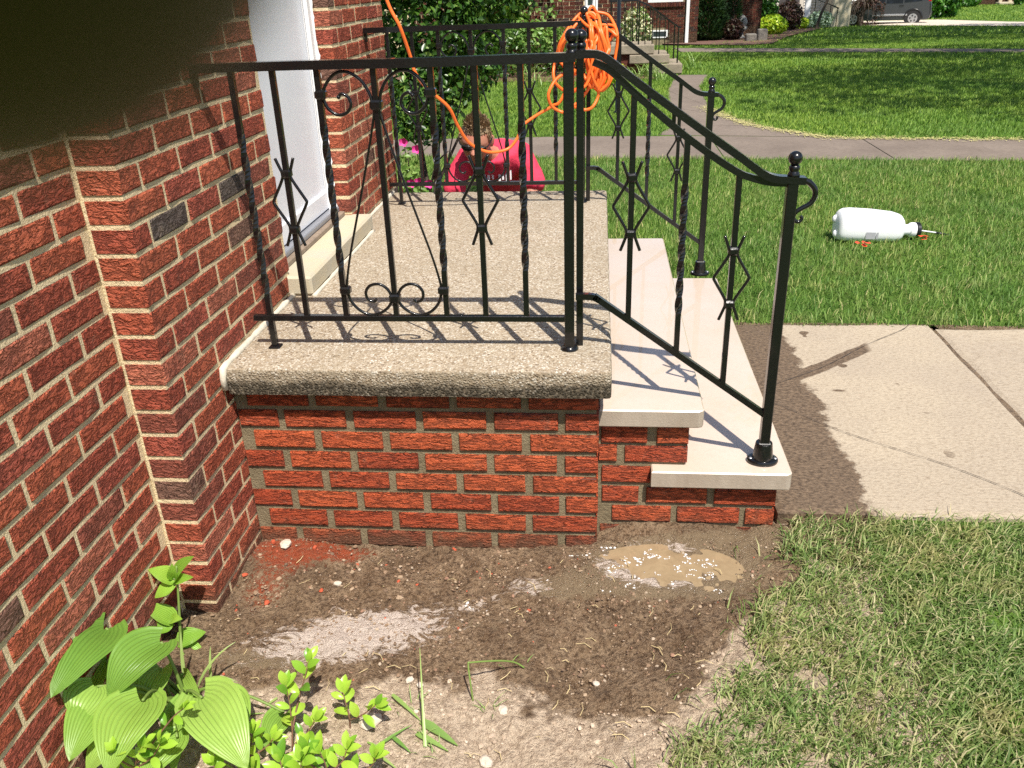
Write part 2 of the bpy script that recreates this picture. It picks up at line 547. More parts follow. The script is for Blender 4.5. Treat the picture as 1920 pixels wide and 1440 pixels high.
leaf_mat('hedge leaf', [(0.0, (.03, .11, .012)), (.6, (.06, .18, .02)), (1.0, (.13, .29, .04))], .25, .4)
leaf_mat('lime leaf', [(0.0, (.22, .4, .02)), (.6, (.38, .52, .03)), (1.0, (.55, .62, .05))], .3, .4)
leaf_mat('maroon leaf', [(0.0, (.04, .016, .014)), (.6, (.075, .03, .022)), (1.0, (.06, .06, .025))], .2, .5)
leaf_mat('silver leaf', [(0.0, (.25, .35, .25)), (1.0, (.4, .5, .4))], .3, .5)
leaf_mat('yellow flower', [(0.0, (.6, .5, .04)), (.6, (.75, .62, .05)), (1.0, (.25, .35, .05))], .3, .5)
leaf_mat('pale flower', [(0.0, (.1, .2, .05)), (.45, (.16, .28, .07)), (.6, (.75, .72, .5)), (1.0, (.8, .75, .55))], .25, .5)

# ------------------------------------------------------------------ builders
ORI = {}


def tag(o, label=None, cat=None, group=None, kind=None):
    for k, v in (('label', label), ('category', cat), ('group', group), ('kind', kind)):
        if v:
            o[k] = v
    return o


def thing(name, label, cat, loc=(0, 0, 0), group=None):
    o = bpy.data.objects.new(name, None)
    col.objects.link(o)
    o.location = loc
    o.empty_display_size = .1
    ORI[o.name] = Vector(loc)
    return tag(o, label, cat, group)


def link(name, me, parent=None, origin=None):
    o = bpy.data.objects.new(name, me)
    col.objects.link(o)
    if parent is not None:
        o.parent = parent
        ORI[o.name] = ORI[parent.name]
    else:
        o.location = origin or (0, 0, 0)
        ORI[o.name] = Vector(origin or (0, 0, 0))
    return o


class MB:
    def __init__(s):
        s.v, s.f, s.uv = [], [], None

    def add(s, vs, fs):
        b = len(s.v)
        s.v.extend([tuple(x) for x in vs])
        s.f.extend([tuple(i + b for i in f) for f in fs])
        return s

    def box(s, lo, hi, bev=0.0, mat=None):
        x0, y0, z0 = lo
        x1, y1, z1 = hi
        if bev > 0:
            b = bev
            vs, idx = [], {}
            for ix, x in ((0, x0), (1, x1)):
                for iy, y in ((0, y0), (1, y1)):
                    for iz, z in ((0, z0), (1, z1)):
                        sx, sy, sz = (1, -1)[ix], (1, -1)[iy], (1, -1)[iz]
                        for a in range(3):
                            p = [x + sx * b, y + sy * b, z + sz * b]
                            p[a] = (x, y, z)[a]
                            idx[(ix, iy, iz, a)] = len(vs)
                            vs.append(p)
            fs = []
            for a in range(3):
                o1, o2 = [k for k in range(3) if k != a]
                for e in (0, 1):
                    q = []
                    for c1, c2 in ((0, 0), (1, 0), (1, 1), (0, 1)):
                        k = [0, 0, 0]
                        k[a], k[o1], k[o2] = e, c1, c2
                        q.append(idx[(*k, a)])
                    fs.append(q)
            for a in range(3):            # edges parallel to axis a
                o1, o2 = [k for k in range(3) if k != a]
                for c1 in (0, 1):
                    for c2 in (0, 1):
                        k0, k1 = [0, 0, 0], [0, 0, 0]
                        k0[o1] = k1[o1] = c1
                        k0[o2] = k1[o2] = c2
                        k1[a] = 1
                        fs.append([idx[(*k0, o1)], idx[(*k1, o1)], idx[(*k1, o2)], idx[(*k0, o2)]])
            for ix in (0, 1):
                for iy in (0, 1):
                    for iz in (0, 1):
                        fs.append([idx[(ix, iy, iz, a)] for a in range(3)])
        else:
            vs = [(x0, y0, z0), (x1, y0, z0), (x1, y1, z0), (x0, y1, z0), (x0, y0, z1), (x1, y0, z1), (x1, y1, z1), (x0, y1, z1)]
            fs = [(0, 3, 2, 1), (4, 5, 6, 7), (0, 1, 5, 4), (1, 2, 6, 5), (2, 3, 7, 6), (3, 0, 4, 7)]
        if mat is not None:
            vs = [mat @ Vector(p) for p in vs]
        return s.add(vs, fs)

    def tube(s, pts, r, n=8, cap=True, square=False, twist=None, up=(0, 0, 1), aspect=1.0):
        pts = [Vector(p) for p in pts]
        L = len(pts)
        rs = r if isinstance(r, (list, tuple)) else [r] * L
        upv = Vector(up)
        prev = None
        rings = []
        for i, p in enumerate(pts):
            t = (pts[min(i + 1, L - 1)] - pts[max(i - 1, 0)])
            if t.length < 1e-9:
                t = Vector((0, 0, 1))
            t.normalize()
            if prev is None:
                a = upv - t * upv.dot(t)
                if a.length < 1e-4:
                    a = Vector((1, 0, 0)) - t * t.x
                a.normalize()
            else:
                a = prev - t * prev.dot(t)
                if a.length < 1e-6:
                    a = Vector((1, 0, 0)) - t * t.x
                a.normalize()
            prev = a
            b = t.cross(a)
            tw = twist[i] if twist else 0.0
            ring = []
            if square:
                for k in range(4):
                    an = math.pi / 4 + k * math.pi / 2 + tw
                    ring.append(p + (a * math.cos(an) * aspect + b * math.sin(an)) * rs[i] * math.sqrt(2))
            else:
                for k in range(n):
                    an = 2 * math.pi * k / n + tw
                    ring.append(p + (a * math.cos(an) * aspect + b * math.sin(an)) * rs[i])
            rings.append(ring)
        m = 4 if square else n
        vs = [q for rg in rings for q in rg]
        fs = []
        for i in range(L - 1):
            for k in range(m):
                k2 = (k + 1) % m
                fs.append((i * m + k, i * m + k2, (i + 1) * m + k2, (i + 1) * m + k))
        if cap:
            fs.append(tuple(range(m))[::-1])
            fs.append(tuple((L - 1) * m + k for k in range(m)))
        return s.add(vs, fs)

    def lathe(s, c, prof, n=16, sx=1.0, sy=1.0, M4=None):
        c = Vector(c)
        vs, fs = [], []
        for (r, z) in prof:
            for k in range(n):
                an = 2 * math.pi * k / n
                p = Vector((r * math.cos(an) * sx, r * math.sin(an) * sy, z))
                if M4 is not None:
                    p = M4 @ p
                vs.append(c + p)
        for i in range(len(prof) - 1):
            for k in range(n):
                k2 = (k + 1) % n
                fs.append((i * n + k, i * n + k2, (i + 1) * n + k2, (i + 1) * n + k))
        fs.append(tuple(range(n))[::-1])
        fs.append(tuple((len(prof) - 1) * n + k for k in range(n)))
        return s.add(vs, fs)

    def ball(s, c, r, n=14, m=9, M4=None, jit=0.0):
        c = Vector(c)
        rx, ry, rz = r if isinstance(r, (tuple, list)) else (r, r, r)
        vs, fs = [], []
        for i in range(1, m):
            th = math.pi * i / m
            for k in range(n):
                an = 2 * math.pi * k / n
                j = 1 + random.uniform(-jit, jit)
                p = Vector((rx * math.sin(th) * math.cos(an) * j, ry * math.sin(th) * math.sin(an) * j, rz * math.cos(th) * j))
                vs.append(c + (M4 @ p if M4 is not None else p))
        a, b = Vector((0, 0, rz)), Vector((0, 0, -rz))
        top, bot = len(vs), len(vs) + 1
        vs.append(c + (M4 @ a if M4 is not None else a))
        vs.append(c + (M4 @ b if M4 is not None else b))
        for i in range(m - 2):
            for k in range(n):
                k2 = (k + 1) % n
                fs.append((i * n + k, (i + 1) * n + k, (i + 1) * n + k2, i * n + k2))
        for k in range(n):
            k2 = (k + 1) % n
            fs.append((top, k, k2))
            fs.append((bot, (m - 2) * n + k2, (m - 2) * n + k))
        return s.add(vs, fs)

    def mesh(s, name, mat, origin=Vector((0, 0, 0)), smooth=False):
        me = bpy.data.meshes.new(name)
        o = Vector(origin)
        me.from_pydata([(x[0] - o.x, x[1] - o.y, x[2] - o.z) for x in s.v], [], s.f)
        if mat is not None:
            for mm in (mat if isinstance(mat, (list, tuple)) else [mat]):
                me.materials.append(MAT[mm] if isinstance(mm, str) else mm)
        if smooth:
            me.polygons.foreach_set('use_smooth', [True] * len(me.polygons))
            if smooth == 'auto':
                me.set_sharp_from_angle(angle=rad(40))
        me.update()
        return me

    def build(s, name, mat, parent=None, origin=None, smooth=False):
        org = ORI[parent.name] if parent is not None else Vector(origin or (0, 0, 0))
        return link(name, s.mesh(name, mat, org, smooth), parent, origin)


def fixnormals(me):
    bm = bmesh.new()
    bm.from_mesh(me)
    bmesh.ops.recalc_face_normals(bm, faces=bm.faces)
    bm.to_mesh(me)
    bm.free()


def np_mesh(name, verts, tris, mat, smooth=False):
    me = bpy.data.meshes.new(name)
    nv, nt = len(verts), len(tris)
    me.vertices.add(nv)
    me.vertices.foreach_set('co', np.ascontiguousarray(verts, dtype=np.float32).ravel())
    me.loops.add(nt * 3)
    me.loops.foreach_set('vertex_index', np.ascontiguousarray(tris, dtype=np.int32).ravel())
    me.polygons.add(nt)
    me.polygons.foreach_set('loop_start', np.arange(0, nt * 3, 3, dtype=np.int32))
    if smooth:
        me.polygons.foreach_set('use_smooth', np.ones(nt, dtype=bool))
    me.materials.append(MAT[mat])
    me.update(calc_edges=True)
    return me


def spline(pts, per=8):
    pts = [Vector(p) for p in pts]
    out = []
    for i in range(len(pts) - 1):
        p0 = pts[max(i - 1, 0)]
        p1, p2 = pts[i], pts[i + 1]
        p3 = pts[min(i + 2, len(pts) - 1)]
        for k in range(per):
            t = k / per
            out.append(.5 * ((2 * p1) + (p2 - p0) * t + (2 * p0 - 5 * p1 + 4 * p2 - p3) * t * t + (3 * p1 - p0 - 3 * p2 + p3) * t ** 3))
    out.append(pts[-1])
    return out


def smoothstep(a, b, x):
    t = np.clip((x - a) / (b - a), 0, 1)
    return t * t * (3 - 2 * t)


# ------------------------------------------------------------------ terrain
def g(y):
    """height of the lawns: level near the porch, falling gently away beyond the walk"""
    return .1 - .0275 * (np.clip(y, 13, 42) - 13)


GX = np.array([1.70, 1.65, 1.535, 1.515, 1.41, 1.31, 1.25, 1.15])
GY = np.array([.05, -.217, -.338, -.482, -.651, -.829, -.9, -1.2])


def grass_edge_x(y):
    return np.interp(-y, -GY, GX)


def bed_h(x, y):
    e = grass_edge_x(np.clip(y, -1.2, .05))
    h = .085 * smoothstep(-.45, .1, x - e)
    h = h + .065 * smoothstep(1.06, 1.2, x) * smoothstep(-.3, 0.02, y) * (1 - smoothstep(1.35, 1.6, x))
    h = h - .03 * smoothstep(.0, .7, -y - .55) * (1 - smoothstep(.9, 1.3, x))
    h = h + .02 * smoothstep(.0, .12, -np.hypot(x - .12, y + .1) + .2)
    w = np.exp(-(((x - 1.31) / .34) ** 2 + ((y + .13) / .19) ** 2))
    w = np.clip(w * 1.5, 0, 1)
    h = h * (1 - w) + .048 * w
    return np.minimum(h, .092)


def lawn_sheet():
    xs = np.unique(np.concatenate([np.arange(-60, -8, 6), np.arange(-8, 20, .5), np.arange(20, 90, 6)]))
    ys = np.unique(np.concatenate([np.arange(-14, -4, 2), np.arange(-4, 14, .25), np.arange(14, 44, 1.0), np.arange(44, 170, 8)]))
    X, Y = np.meshgrid(xs, ys)
    Z = g(Y)
    hole = (X > -1.1) & (X < 1.76) & (Y > -2.6) & (Y < .2)
    Z = np.where(hole, -.16, Z - .006)
    under = (X > -1.1) & (X < 2.9) & (Y >= .2) & (Y < 1.9)
    Z = np.where(under & (X < 1.7), -.02, Z)
    v = np.stack([X, Y, Z], -1).reshape(-1, 3)
    ny, nx = X.shape
    i = (np.arange(ny - 1)[:, None] * nx + np.arange(nx - 1)[None, :]).ravel()
    t = np.concatenate([np.stack([i, i + 1, i + nx + 1], -1), np.stack([i, i + nx + 1, i + nx], -1)])
    o = link('lawn', np_mesh('lawn', v, t, 'lawn ground', True))
    tag(o, kind='structure')


lawn_sheet()


def soil_bed():
    st = .0065
    xs = np.arange(-.8, 1.90, st)
    ys = np.arange(-1.45, .2, st)
    X, Y = np.meshgrid(xs, ys)
    Z = bed_h(X, Y)
    nz = np.array([noise.fractal(Vector((x * 9, y * 9, 3.3)), 1.0, 2.0, 5) for x, y in zip(X.ravel(), Y.ravel())]).reshape(X.shape)
    nz2 = np.array([noise.noise(Vector((x * 45, y * 45, 7.3))) for x, y in zip(X.ravel(), Y.ravel())]).reshape(X.shape)
    pud = np.exp(-(((X - 1.31) / .19) ** 2 + ((Y + .12) / .105) ** 2))
    Z = Z + .011 * nz * (1 - .6 * pud) + .0065 * nz2 * (1 - .4 * pud) - .012 * pud
    v = np.stack([X, Y, Z], -1).reshape(-1, 3)
    ny, nx = X.shape
    i = (np.arange(ny - 1)[:, None] * nx + np.arange(nx - 1)[None, :]).ravel()
    t = np.concatenate([np.stack([i, i + 1, i + nx + 1], -1), np.stack([i, i + nx + 1, i + nx], -1)])
    me = np_mesh('soil_bed', v, t, 'soil', True)
    # lower limit of the wetted ground, in y, along x
    lim = np.interp(X, [-.3, .1, .35, .6, .8, .95, 1.1, 1.25, 1.4, 1.6], [-.5, -.62, -.6, -.58, -.56, -.6, -.69, -.72, -.5, -.25])
    wet = smoothstep(-.13, .1, Y - lim + .09 * nz + .02 * nz2)
    wet = np.maximum(wet * (1 - .75 * smoothstep(1.62, 1.75, X) * (Y < -.1)), .0)
    ax, ay = np.cos(rad(16)), np.sin(rad(16))
    u = (X - .42) * ax + (Y + .42) * ay
    w = -(X - .42) * ay + (Y + .42) * ax
    foam = np.exp(-((u / .33) ** 2 + (w / .115) ** 2)) * .92
    foam = np.maximum(foam, .6 * np.exp(-((((X - .74) * .93 + (Y + .27) * .37) / .2) ** 2 + (((Y + .27) * .93 - (X - .74) * .37) / .035) ** 2)))
    foam = np.maximum(foam, .6 * np.exp(-(((X - .9) / .1) ** 2 + ((Y + .2) / .06) ** 2)))
    foam = np.maximum(foam, .66 * np.exp(-(((X - 1.2) / .1) ** 2 + ((Y + .1) / .11) ** 2)))
    rr_ = np.hypot((X - 1.31) / .2, (Y + .115) / .105)
    foam = np.maximum(foam, (.5 + .35 * nz) * np.exp(-((rr_ - 1.0 + .3 * nz) / .3) ** 2) * (1 - .75 * smoothstep(1.3, 1.5, X)))
    foam = np.maximum(foam, .5 * np.exp(-(((X - 1.7) / .06) ** 2 + ((Y - .08) / .05) ** 2)))
    silt = 1.2 * np.exp(-(((X - 1.33) / .3) ** 2 + ((Y + .12) / .16) ** 2)) + .75 * np.exp(-(((X - 1.6) / .14) ** 2 + ((Y - .02) / .05) ** 2)) + .6 * np.exp(-(((X - .98) / .14) ** 2 + ((Y + .21) / .06) ** 2)) + .8 * np.exp(-(((X - .2) / .2) ** 2 + ((Y + .53) / .05) ** 2)) + .5 * np.exp(-(((X - .75) / .2) ** 2 + ((Y + .36) / .05) ** 2))
    red = np.exp(-(((X - .16) / .2) ** 2 + ((Y + .06) / .09) ** 2)) + .75 * np.exp(-(((X - .1) / .12) ** 2 + ((Y + .25) / .14) ** 2)) + .35 * np.exp(-((Y + .04) / .05) ** 2)
    for nm, a in (('wet', wet), ('foam', foam), ('silt', silt), ('red', np.clip(red, 0, 1))):
        at = me.attributes.new(nm, 'FLOAT', 'POINT')
        at.data.foreach_set('value', a.astype(np.float32).ravel())
    tag(link('soil_bed', me), kind='structure')


soil_bed()


def puddle():
    mb = MB()
    cx, cy, z = 1.31, -.12, .0435
    n = 72
    vs = [(cx, cy, z)]
    for k in range(n):
        a = 2 * math.pi * k / n
        vs.append((cx + .225 * math.cos(a), cy - .005 + .118 * math.sin(a), z))
    mb.add(vs, [(0, 1 + k, 1 + (k + 1) % n) for k in range(n)])
    tag(mb.build('puddle', 'muddy water'), kind='structure')
    mb = MB()
    rr = random.Random(12)

    def suds(x, y, r):
        zz = max(bed_z(x, y) - .003, z if abs(x - cx) < .2 and abs(y - cy) < .1 else -1)
        mb.ball((x, y, zz), (r, r * rr.uniform(.6, 1), r * .4), 7, 5, jit=.2)
    # strings and rings of suds
    for (x0, y0, ln) in ((1.16, -.03, 26), (1.14, -.13, 30), (1.2, -.2, 24), (1.26, -.04, 22), (1.36, -.05, 18), (1.22, -.12, 20), (1.3, -.23, 14), (1.02, -.2, 16), (1.12, -.23, 20), (1.42, -.09, 12), (.93, -.2, 14), (.78, -.29, 14), (1.75, .1, 10)):
        x, y, a = x0, y0, rr.uniform(0, 6.28)
        for _ in range(ln):
            suds(x + rr.gauss(0, .006), y + rr.gauss(0, .004), rr.choice([.0018, .0024, .003, .004, .005]))
            a += rr.gauss(0, .6)
            x, y = x + .008 * math.cos(a), y + .005 * math.sin(a)
    for _ in range(16):
        x, y, r = rr.gauss(1.36, .07), rr.gauss(-.15, .05), rr.uniform(.006, .014)
        a0 = rr.uniform(0, 6)
        for k in range(rr.randint(4, 8)):
            a = a0 + k * 2 * math.pi / 9 + rr.uniform(-.2, .2)
            suds(x + r * math.cos(a), y + r * .7 * math.sin(a), rr.uniform(.002, .0036))
    tag(mb.build('foam', 'foam', smooth=True), 'white suds floating on the muddy puddle and the mud round it', 'foam', kind='stuff')


def bed_z(x, y):
    return float(bed_h(np.array(x), np.array(y)))


puddle()

# ------------------------------------------------------------------ bricks
def brick_meshes(mat, n=5, jit=.0016, hgt=.057, dep=.088):
    out = []
    for v in range(n):
        mb = MB()
        xs = [-.5, -.474, -.2, .2, .474, .5]
        zs = [-.5, -.41, .41, .5]
        vs = []
        for iz, z in enumerate(zs):
            for ix, x in enumerate(xs):
                rim = ix in (0, 5) or iz in (0, 3)
                y = random.uniform(.002, .0042) if rim else random.uniform(-jit, jit)
                vs.append((x * (1 if not rim else random.uniform(.985, 1.0)), y, z * hgt * (1 if not rim else random.uniform(.955, 1.0))))
        fs = []
        for iz in range(3):
            for ix in range(5):
                a = iz * 6 + ix
                fs.append((a, a + 1, a + 7, a + 6))
        b = len(vs)
        c4 = [0, 5, 23, 18]
        for c in c4:
            vs.append((vs[c][0], dep, vs[c][2]))
        for k in range(4):
            k2 = (k + 1) % 4
            fs.append((c4[k2], c4[k], b + k, b + k2))
        mb.add(vs, fs)
        me = mb.mesh('brick', mat)
        out.append(me)
    return out


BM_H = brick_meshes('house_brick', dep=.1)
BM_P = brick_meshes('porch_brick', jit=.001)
NBR = [0]


def put_brick(meshes, parent, centre, u, dep, length):
    o = bpy.data.objects.new('brick', random.choice(meshes))
    col.objects.link(o)
    o.parent = parent
    c = Vector(centre) - ORI[parent.name]
    j = [random.uniform(-1, 1) for _ in range(4)]
    uu, dd, zz = Vector(u), Vector(dep), Vector((0, 0, 1))
    c = c - dd * (.0012 * abs(j[0])) + zz * (.0012 * j[1]) + uu * (.0012 * j[2])
    flip = random.random() < .5
    if flip:   # half turn about the depth axis: same mesh, another look
        Mx = Matrix((( -uu.x, dd.x, -zz.x), (-uu.y, dd.y, -zz.y), (-uu.z, dd.z, -zz.z)))
    else:
        Mx = Matrix(((uu.x, dd.x, zz.x), (uu.y, dd.y, zz.y), (uu.z, dd.z, zz.z)))
    Mx = Mx.to_4x4()
    Mx = Mx @ Matrix.Rotation(.006 * j[3], 4, 'Y')
    o.matrix_local = Matrix.Translation(c) @ Mx @ Matrix.Diagonal((length, 1, 1, 1))
    NBR[0] += 1
    return o


def lay(a0, a1, z0, rows, course, pitch, bl, shift, place, bh=.057):
    """running bond along a coordinate a in [a0,a1]; place(centre_a, z_centre, length)"""
    for k in range(rows):
        off = shift(k)
        a = a0 + off - pitch
        while a < a1:
            s, e = max(a, a0), min(a + bl, a1)
            if s - a0 < .02:
                s = a0
            if e - s > .03:
                place((s + e) / 2, z0 + k * course + bh / 2, e - s)
            a += pitch


# ------------------------------------------------------------------ the house
house = thing('brick_house', 'red brick house wall with cream joints and a white door opening on the porch', 'house', (0, .3, 0))
W0 = -.105
wall = None


def house_walls():
    global wall
    mb = MB()
    rec = .0028
    zt = 2.75
    # backing of mortar: the nearer wall, the wall with the door (two pieces and head), all set back behind the brick faces
    mb.box((-.5, -3.2, -.3), (W0 - rec, -.3455 + rec, zt))
    mb.box((-.5, -.3455 + rec, -.3), (-rec, .60 - rec, zt))
    mb.box((-.5, .60 - rec, -.3), (-.2, 1.445 + rec, .70))
    mb.box((-.5, .60 - rec, 2.62), (-rec, 1.445 + rec, zt))
    mb.box((-.5, 1.445 + rec, -.3), (-rec, 2.36 - rec, zt))
    wall = mb.build('wall', 'cream mortar', house)
    jn = MB()

    def puts(fn_c, u, dep, near):
        def f(a, z, ln):
            c = fn_c(a, z)
            if near(a, z):
                put_brick(BM_H, wall, c, u, dep, ln)
            else:
                uu, dd = Vector(u), Vector(dep)
                lo = Vector(c) - uu * ln / 2 - Vector((0, 0, .0285))
                hi = Vector(c) + uu * ln / 2 + Vector((0, 0, .0285)) + dd * .088
                jn.box([min(p, q) for p, q in zip(lo, hi)], [max(p, q) for p, q in zip(lo, hi)], .004)
        return f

    z0, cr = -.027 - .0694, .0694
    rows = 40
    pt = .2085
    bl = .1965
    # nearer wall, facing +x
    lay(-3.2, -.3482, z0, rows, cr, pt, bl, lambda k: (.03, .135)[k % 2] + .012 * math.sin(k * 2.1), puts(lambda a, z: (W0, a, z), (0, 1, 0), (-1, 0, 0), lambda a, z: a > -1.18 and z < 1.45 - .0 * a and z > -.08))
    # door wall, facing +x
    lay(-.3455, .60, z0, rows, cr, pt, bl, lambda k: (.205, .098)[k % 2] + .006 * math.sin(k * 1.7), puts(lambda a, z: (0, a, z), (0, 1, 0), (-1, 0, 0), lambda a, z: z < 1.6))
    lay(1.445, 2.36, z0, rows, cr, pt, bl, lambda k: (.103, .208)[k % 2] + .006 * math.sin(k * 1.3), puts(lambda a, z: (0, a, z), (0, 1, 0), (-1, 0, 0), lambda a, z: .55 < z < 1.66))
    # back corner facing away
    for k in range(rows):
        z = z0 + k * cr + .0285
        jn.box((-.46, 2.275, z - .0285), (-.24, 2.3605, z + .0285), .004)
        jn.box((-.23, 2.275, z - .0285), (-.095, 2.3605, z + .0285), .004)
    b = jn.build('brick', 'house_brick_j', wall)
    tag(b, kind='stuff')


house_walls()


def house_door():
    dx = -.093
    d = MB().box((dx - .04, .5, .765), (dx, 1.40, 2.6), .004).build('door', 'white paint', house)
    MB().box((dx - .003, .5, .768), (dx + .012, 1.40, .845), .004).build('kick_plate', 'white paint', d)
    fr = MB()
    fr.box((-.16, 1.402, .745), (-.072, 1.4445, 2.6), .004)
    fr.box((-.16, .60, .745), (-.11, .64, 2.6), .004)
    fr.box((-.085, 1.385, .745), (-.068, 1.412, 2.6), .003)
    fr.build('door_frame', 'white trim', house)
    MB().box((-.16, .602, .742), (-.052, 1.44, .764), .004).build('threshold_strip', 'grey metal strip', house)
    MB().box((-.16, .602, .722), (-.03, 1.44, .742), .003).build('threshold', 'threshold wood', house)
    mb = MB().box((-.2, .575, .652), (.085, 1.47, .722), .008)
    mb.build('door_sill', 'sill stone', house)
    # smeared white caulk along the frame, spread unevenly over the brick edge
    mb = MB()
    vs, fs = [], []
    zz = np.arange(.73, 2.6, .012)
    for i, z in enumerate(zz):
        w = .010 + .012 * max(0, noise.noise(Vector((z * 9, 0, 3)))) + .01 * max(0, noise.noise(Vector((z * 40, 0, 8))))
        vs += [(-.09, 1.4425, z), (-.075 + w, 1.4425, z)]
    for i in range(len(zz) - 1):
        fs.append((2 * i, 2 * i + 1, 2 * i + 3, 2 * i + 2))
    mb.add(vs, fs).build('caulk_bead', 'white trim', house)


house_door()

# ------------------------------------------------------------------ the porch with its steps
porch = thing('porch', 'raised brick porch with an aggregate concrete slab and two pale stone steps', 'porch', (.6, 1.0, 0))
ZS = .65


def build_porch():
    f = MB()
    f.box((.0015, .008, -.2), (1.093, 2.12, .5675))
    f.box((1.093, .083, -.2), (1.365, 1.84, .4255))
    f.box((1.365, .083, -.2), (1.643, 1.84, .2215))
    fo = f.build('foundation', 'grey mortar', porch)
    P, C = .2135, .072
    U, D = (1, 0, 0), (0, 1, 0)
    for k in range(9):                       # k=0 lowest course, partly in the ground
        zc = C * (k - 1) + .0285
        start = 1.0013 if k % 2 == 1 else .9015
        a = start + random.uniform(-.006, .006)
        ends = []
        if k % 2 == 1:
            ends.append((1.0013, 1.1))
            a -= P
        while a > -.2:
            s, e = max(a, .004), min(a + .1905, 1.1)
            if k % 2 == 0 and a > .85:
                e = 1.1
            if e - s > .03:
                ends.append((s, e))
            a -= P
        for s, e in ends:
            put_brick(BM_P, fo, ((s + e) / 2, 0, zc), U, D, e - s)
    # brickwork below the treads
    for z, xs in ((.354, ((1.108, 1.247), (1.277, 1.372))), (.288, ((1.102, 1.158), (1.182, 1.372))), (.213, ((1.112, 1.262),)),
                  (.14, ((1.114, 1.228), (1.252, 1.44), (1.462, 1.65))), (.068, ((1.146, 1.331), (1.351, 1.544), (1.562, 1.65))),
                  (-.004, ((1.11, 1.24), (1.26, 1.45), (1.47, 1.65)))):
        for s, e in xs:
            put_brick(BM_P, fo, ((s + e) / 2, .075, z + .0285), U, D, e - s)
    # right-hand ends of porch and steps, and the back
    for k in range(9):
        lay(.1, 1.83, C * (k - 1), 1, C, P, .19, lambda q: (.1, .2)[k % 2], lambda a, z, ln: put_brick(BM_P, fo, (1.65, a, z), (0, 1, 0), (-1, 0, 0), ln) if z < .2 else (put_brick(BM_P, fo, (1.372, a, z), (0, 1, 0), (-1, 0, 0), ln) if .27 < z < .42 else None))
    for k in range(9):
        lay(.0, 1.1, C * (k - 1), 1, C, P, .19, lambda q: (.1, .2)[k % 2], lambda a, z, ln: put_brick(BM_P, fo, (a, 2.128, z), (-1, 0, 0), (0, -1, 0), ln) if z > .02 else None)
    # slab with rounded edge: finely divided so the edge can be uneven
    bm = bmesh.new()
    x0, x1, y0, y1, z0, z1 = .012, 1.1345, -.053, 2.205, .5685, .65
    prof = [(0, z0), (0, z0 + .02), (0, z1 - .02), (0, z1 - .008), (.0025, z1 - .0028), (.008, z1)]
    loops = []
    nx, nyy = 90, 150
    base = [(x0 + (x1 - x0) * i / nx, y0, 0, -1) for i in range(nx)] + [(x1, y0 + (y1 - y0) * i / nyy, 1, 0) for i in range(nyy)] + \
           [(x1 - (x1 - x0) * i / nx, y1, 0, 1) for i in range(nx)] + [(x0, y1 - (y1 - y0) * i / nyy, -1, 0) for i in range(nyy)]
    for (ins, z) in prof:
        ring = []
        for (x, y, dx, dy) in base:
            cx, cy = min(max(x, x0 + ins + .012), x1 - ins - .012), min(max(y, y0 + ins + .012), y1 - ins - .012)
            vx, vy = x - cx, y - cy
            L = math.hypot(vx, vy) or 1
            rr = .012
            px, py = cx + vx / L * rr, cy + vy / L * rr
            j = noise.noise(Vector((x * 28, y * 28, z * 30))) * .0022
            ring.append(bm.verts.new((px + dx * j, py + dy * j, z + (noise.noise(Vector((x * 20, y * 20, 5))) * .0012 if z > z0 + .03 else 0))))
        loops.append(ring)
    n = len(base)
    for i in range(len(loops) - 1):
        for k in range(n):
            bm.faces.new((loops[i][k], loops[i][(k + 1) % n], loops[i + 1][(k + 1) % n], loops[i + 1][k]))
    bm.faces.new(loops[-1])
    bm.faces.new(loops[0][::-1])
    bmesh.ops.translate(bm, verts=bm.verts, vec=(0, 0, -z1))
    me = bpy.data.meshes.new('slab')
    bm.to_mesh(me)
    bm.free()
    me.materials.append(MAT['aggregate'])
    me.polygons.foreach_set('use_smooth', [True] * len(me.polygons))
    me.set_sharp_from_angle(angle=rad(50))
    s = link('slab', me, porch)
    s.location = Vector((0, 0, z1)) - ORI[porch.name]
    # caulk between slab and house wall
    mb = MB()
    pts = [(.008, -.056, .585), (.008, -.057, .62), (.01, -.05, .648)] + [(.011, y, .652) for y in np.arange(-.03, .55, .03)] + [(.011, .57, .653)]
    mb.tube(pts, [.0105 * random.uniform(.75, 1.25) for _ in pts], 7)
    pts = [(.011, y, .652) for y in np.arange(1.48, 2.2, .04)]
    mb.tube(pts, [.01 * random.uniform(.75, 1.25) for _ in pts], 7)
    pts = [(.09, y, .651) for y in np.arange(.57, 1.48, .04)]
    mb.tube(pts, [.008 * random.uniform(.75, 1.25) for _ in pts], 7)
    mb.build('caulk_bead', 'caulk', porch, smooth=True)
    # treads
    for (lo, hi) in (((1.1005, .045, .4265), (1.41, 1.889, .4826)), ((1.262, .036, .2225), (1.682, 1.89, .2781))):
        mb = MB()
        x0_, y0_, z0_ = lo
        x1_, y1_, z1_ = hi
        b = .004
        # plan with a slightly clipped outer corner, a fine arris, two materials
        ring = []
        rc = .018
        ring = [(x0_, y0_), (x1_ - rc, y0_), (x1_ - rc * .3, y0_ + rc * .3), (x1_, y0_ + rc), (x1_, y1_ - rc), (x1_ - rc * .3, y1_ - rc * .3), (x1_ - rc, y1_), (x0_, y1_)]
        nr = len(ring)

        def inset(p, d):
            return (min(max(p[0], x0_ + d), x1_ - d), min(max(p[1], y0_ + d), y1_ - d))
        vs = [(*inset(p, .002), z0_) for p in ring] + [(*p, z0_ + .003) for p in ring] + [(*p, z1_ - b) for p in ring] + [(*inset(p, b), z1_) for p in ring]
        fs = []
        for l in range(3):
            for k in range(nr):
                fs.append((l * nr + k, l * nr + (k + 1) % nr, (l + 1) * nr + (k + 1) % nr, (l + 1) * nr + k))
        fs.append(tuple(3 * nr + k for k in range(nr)))
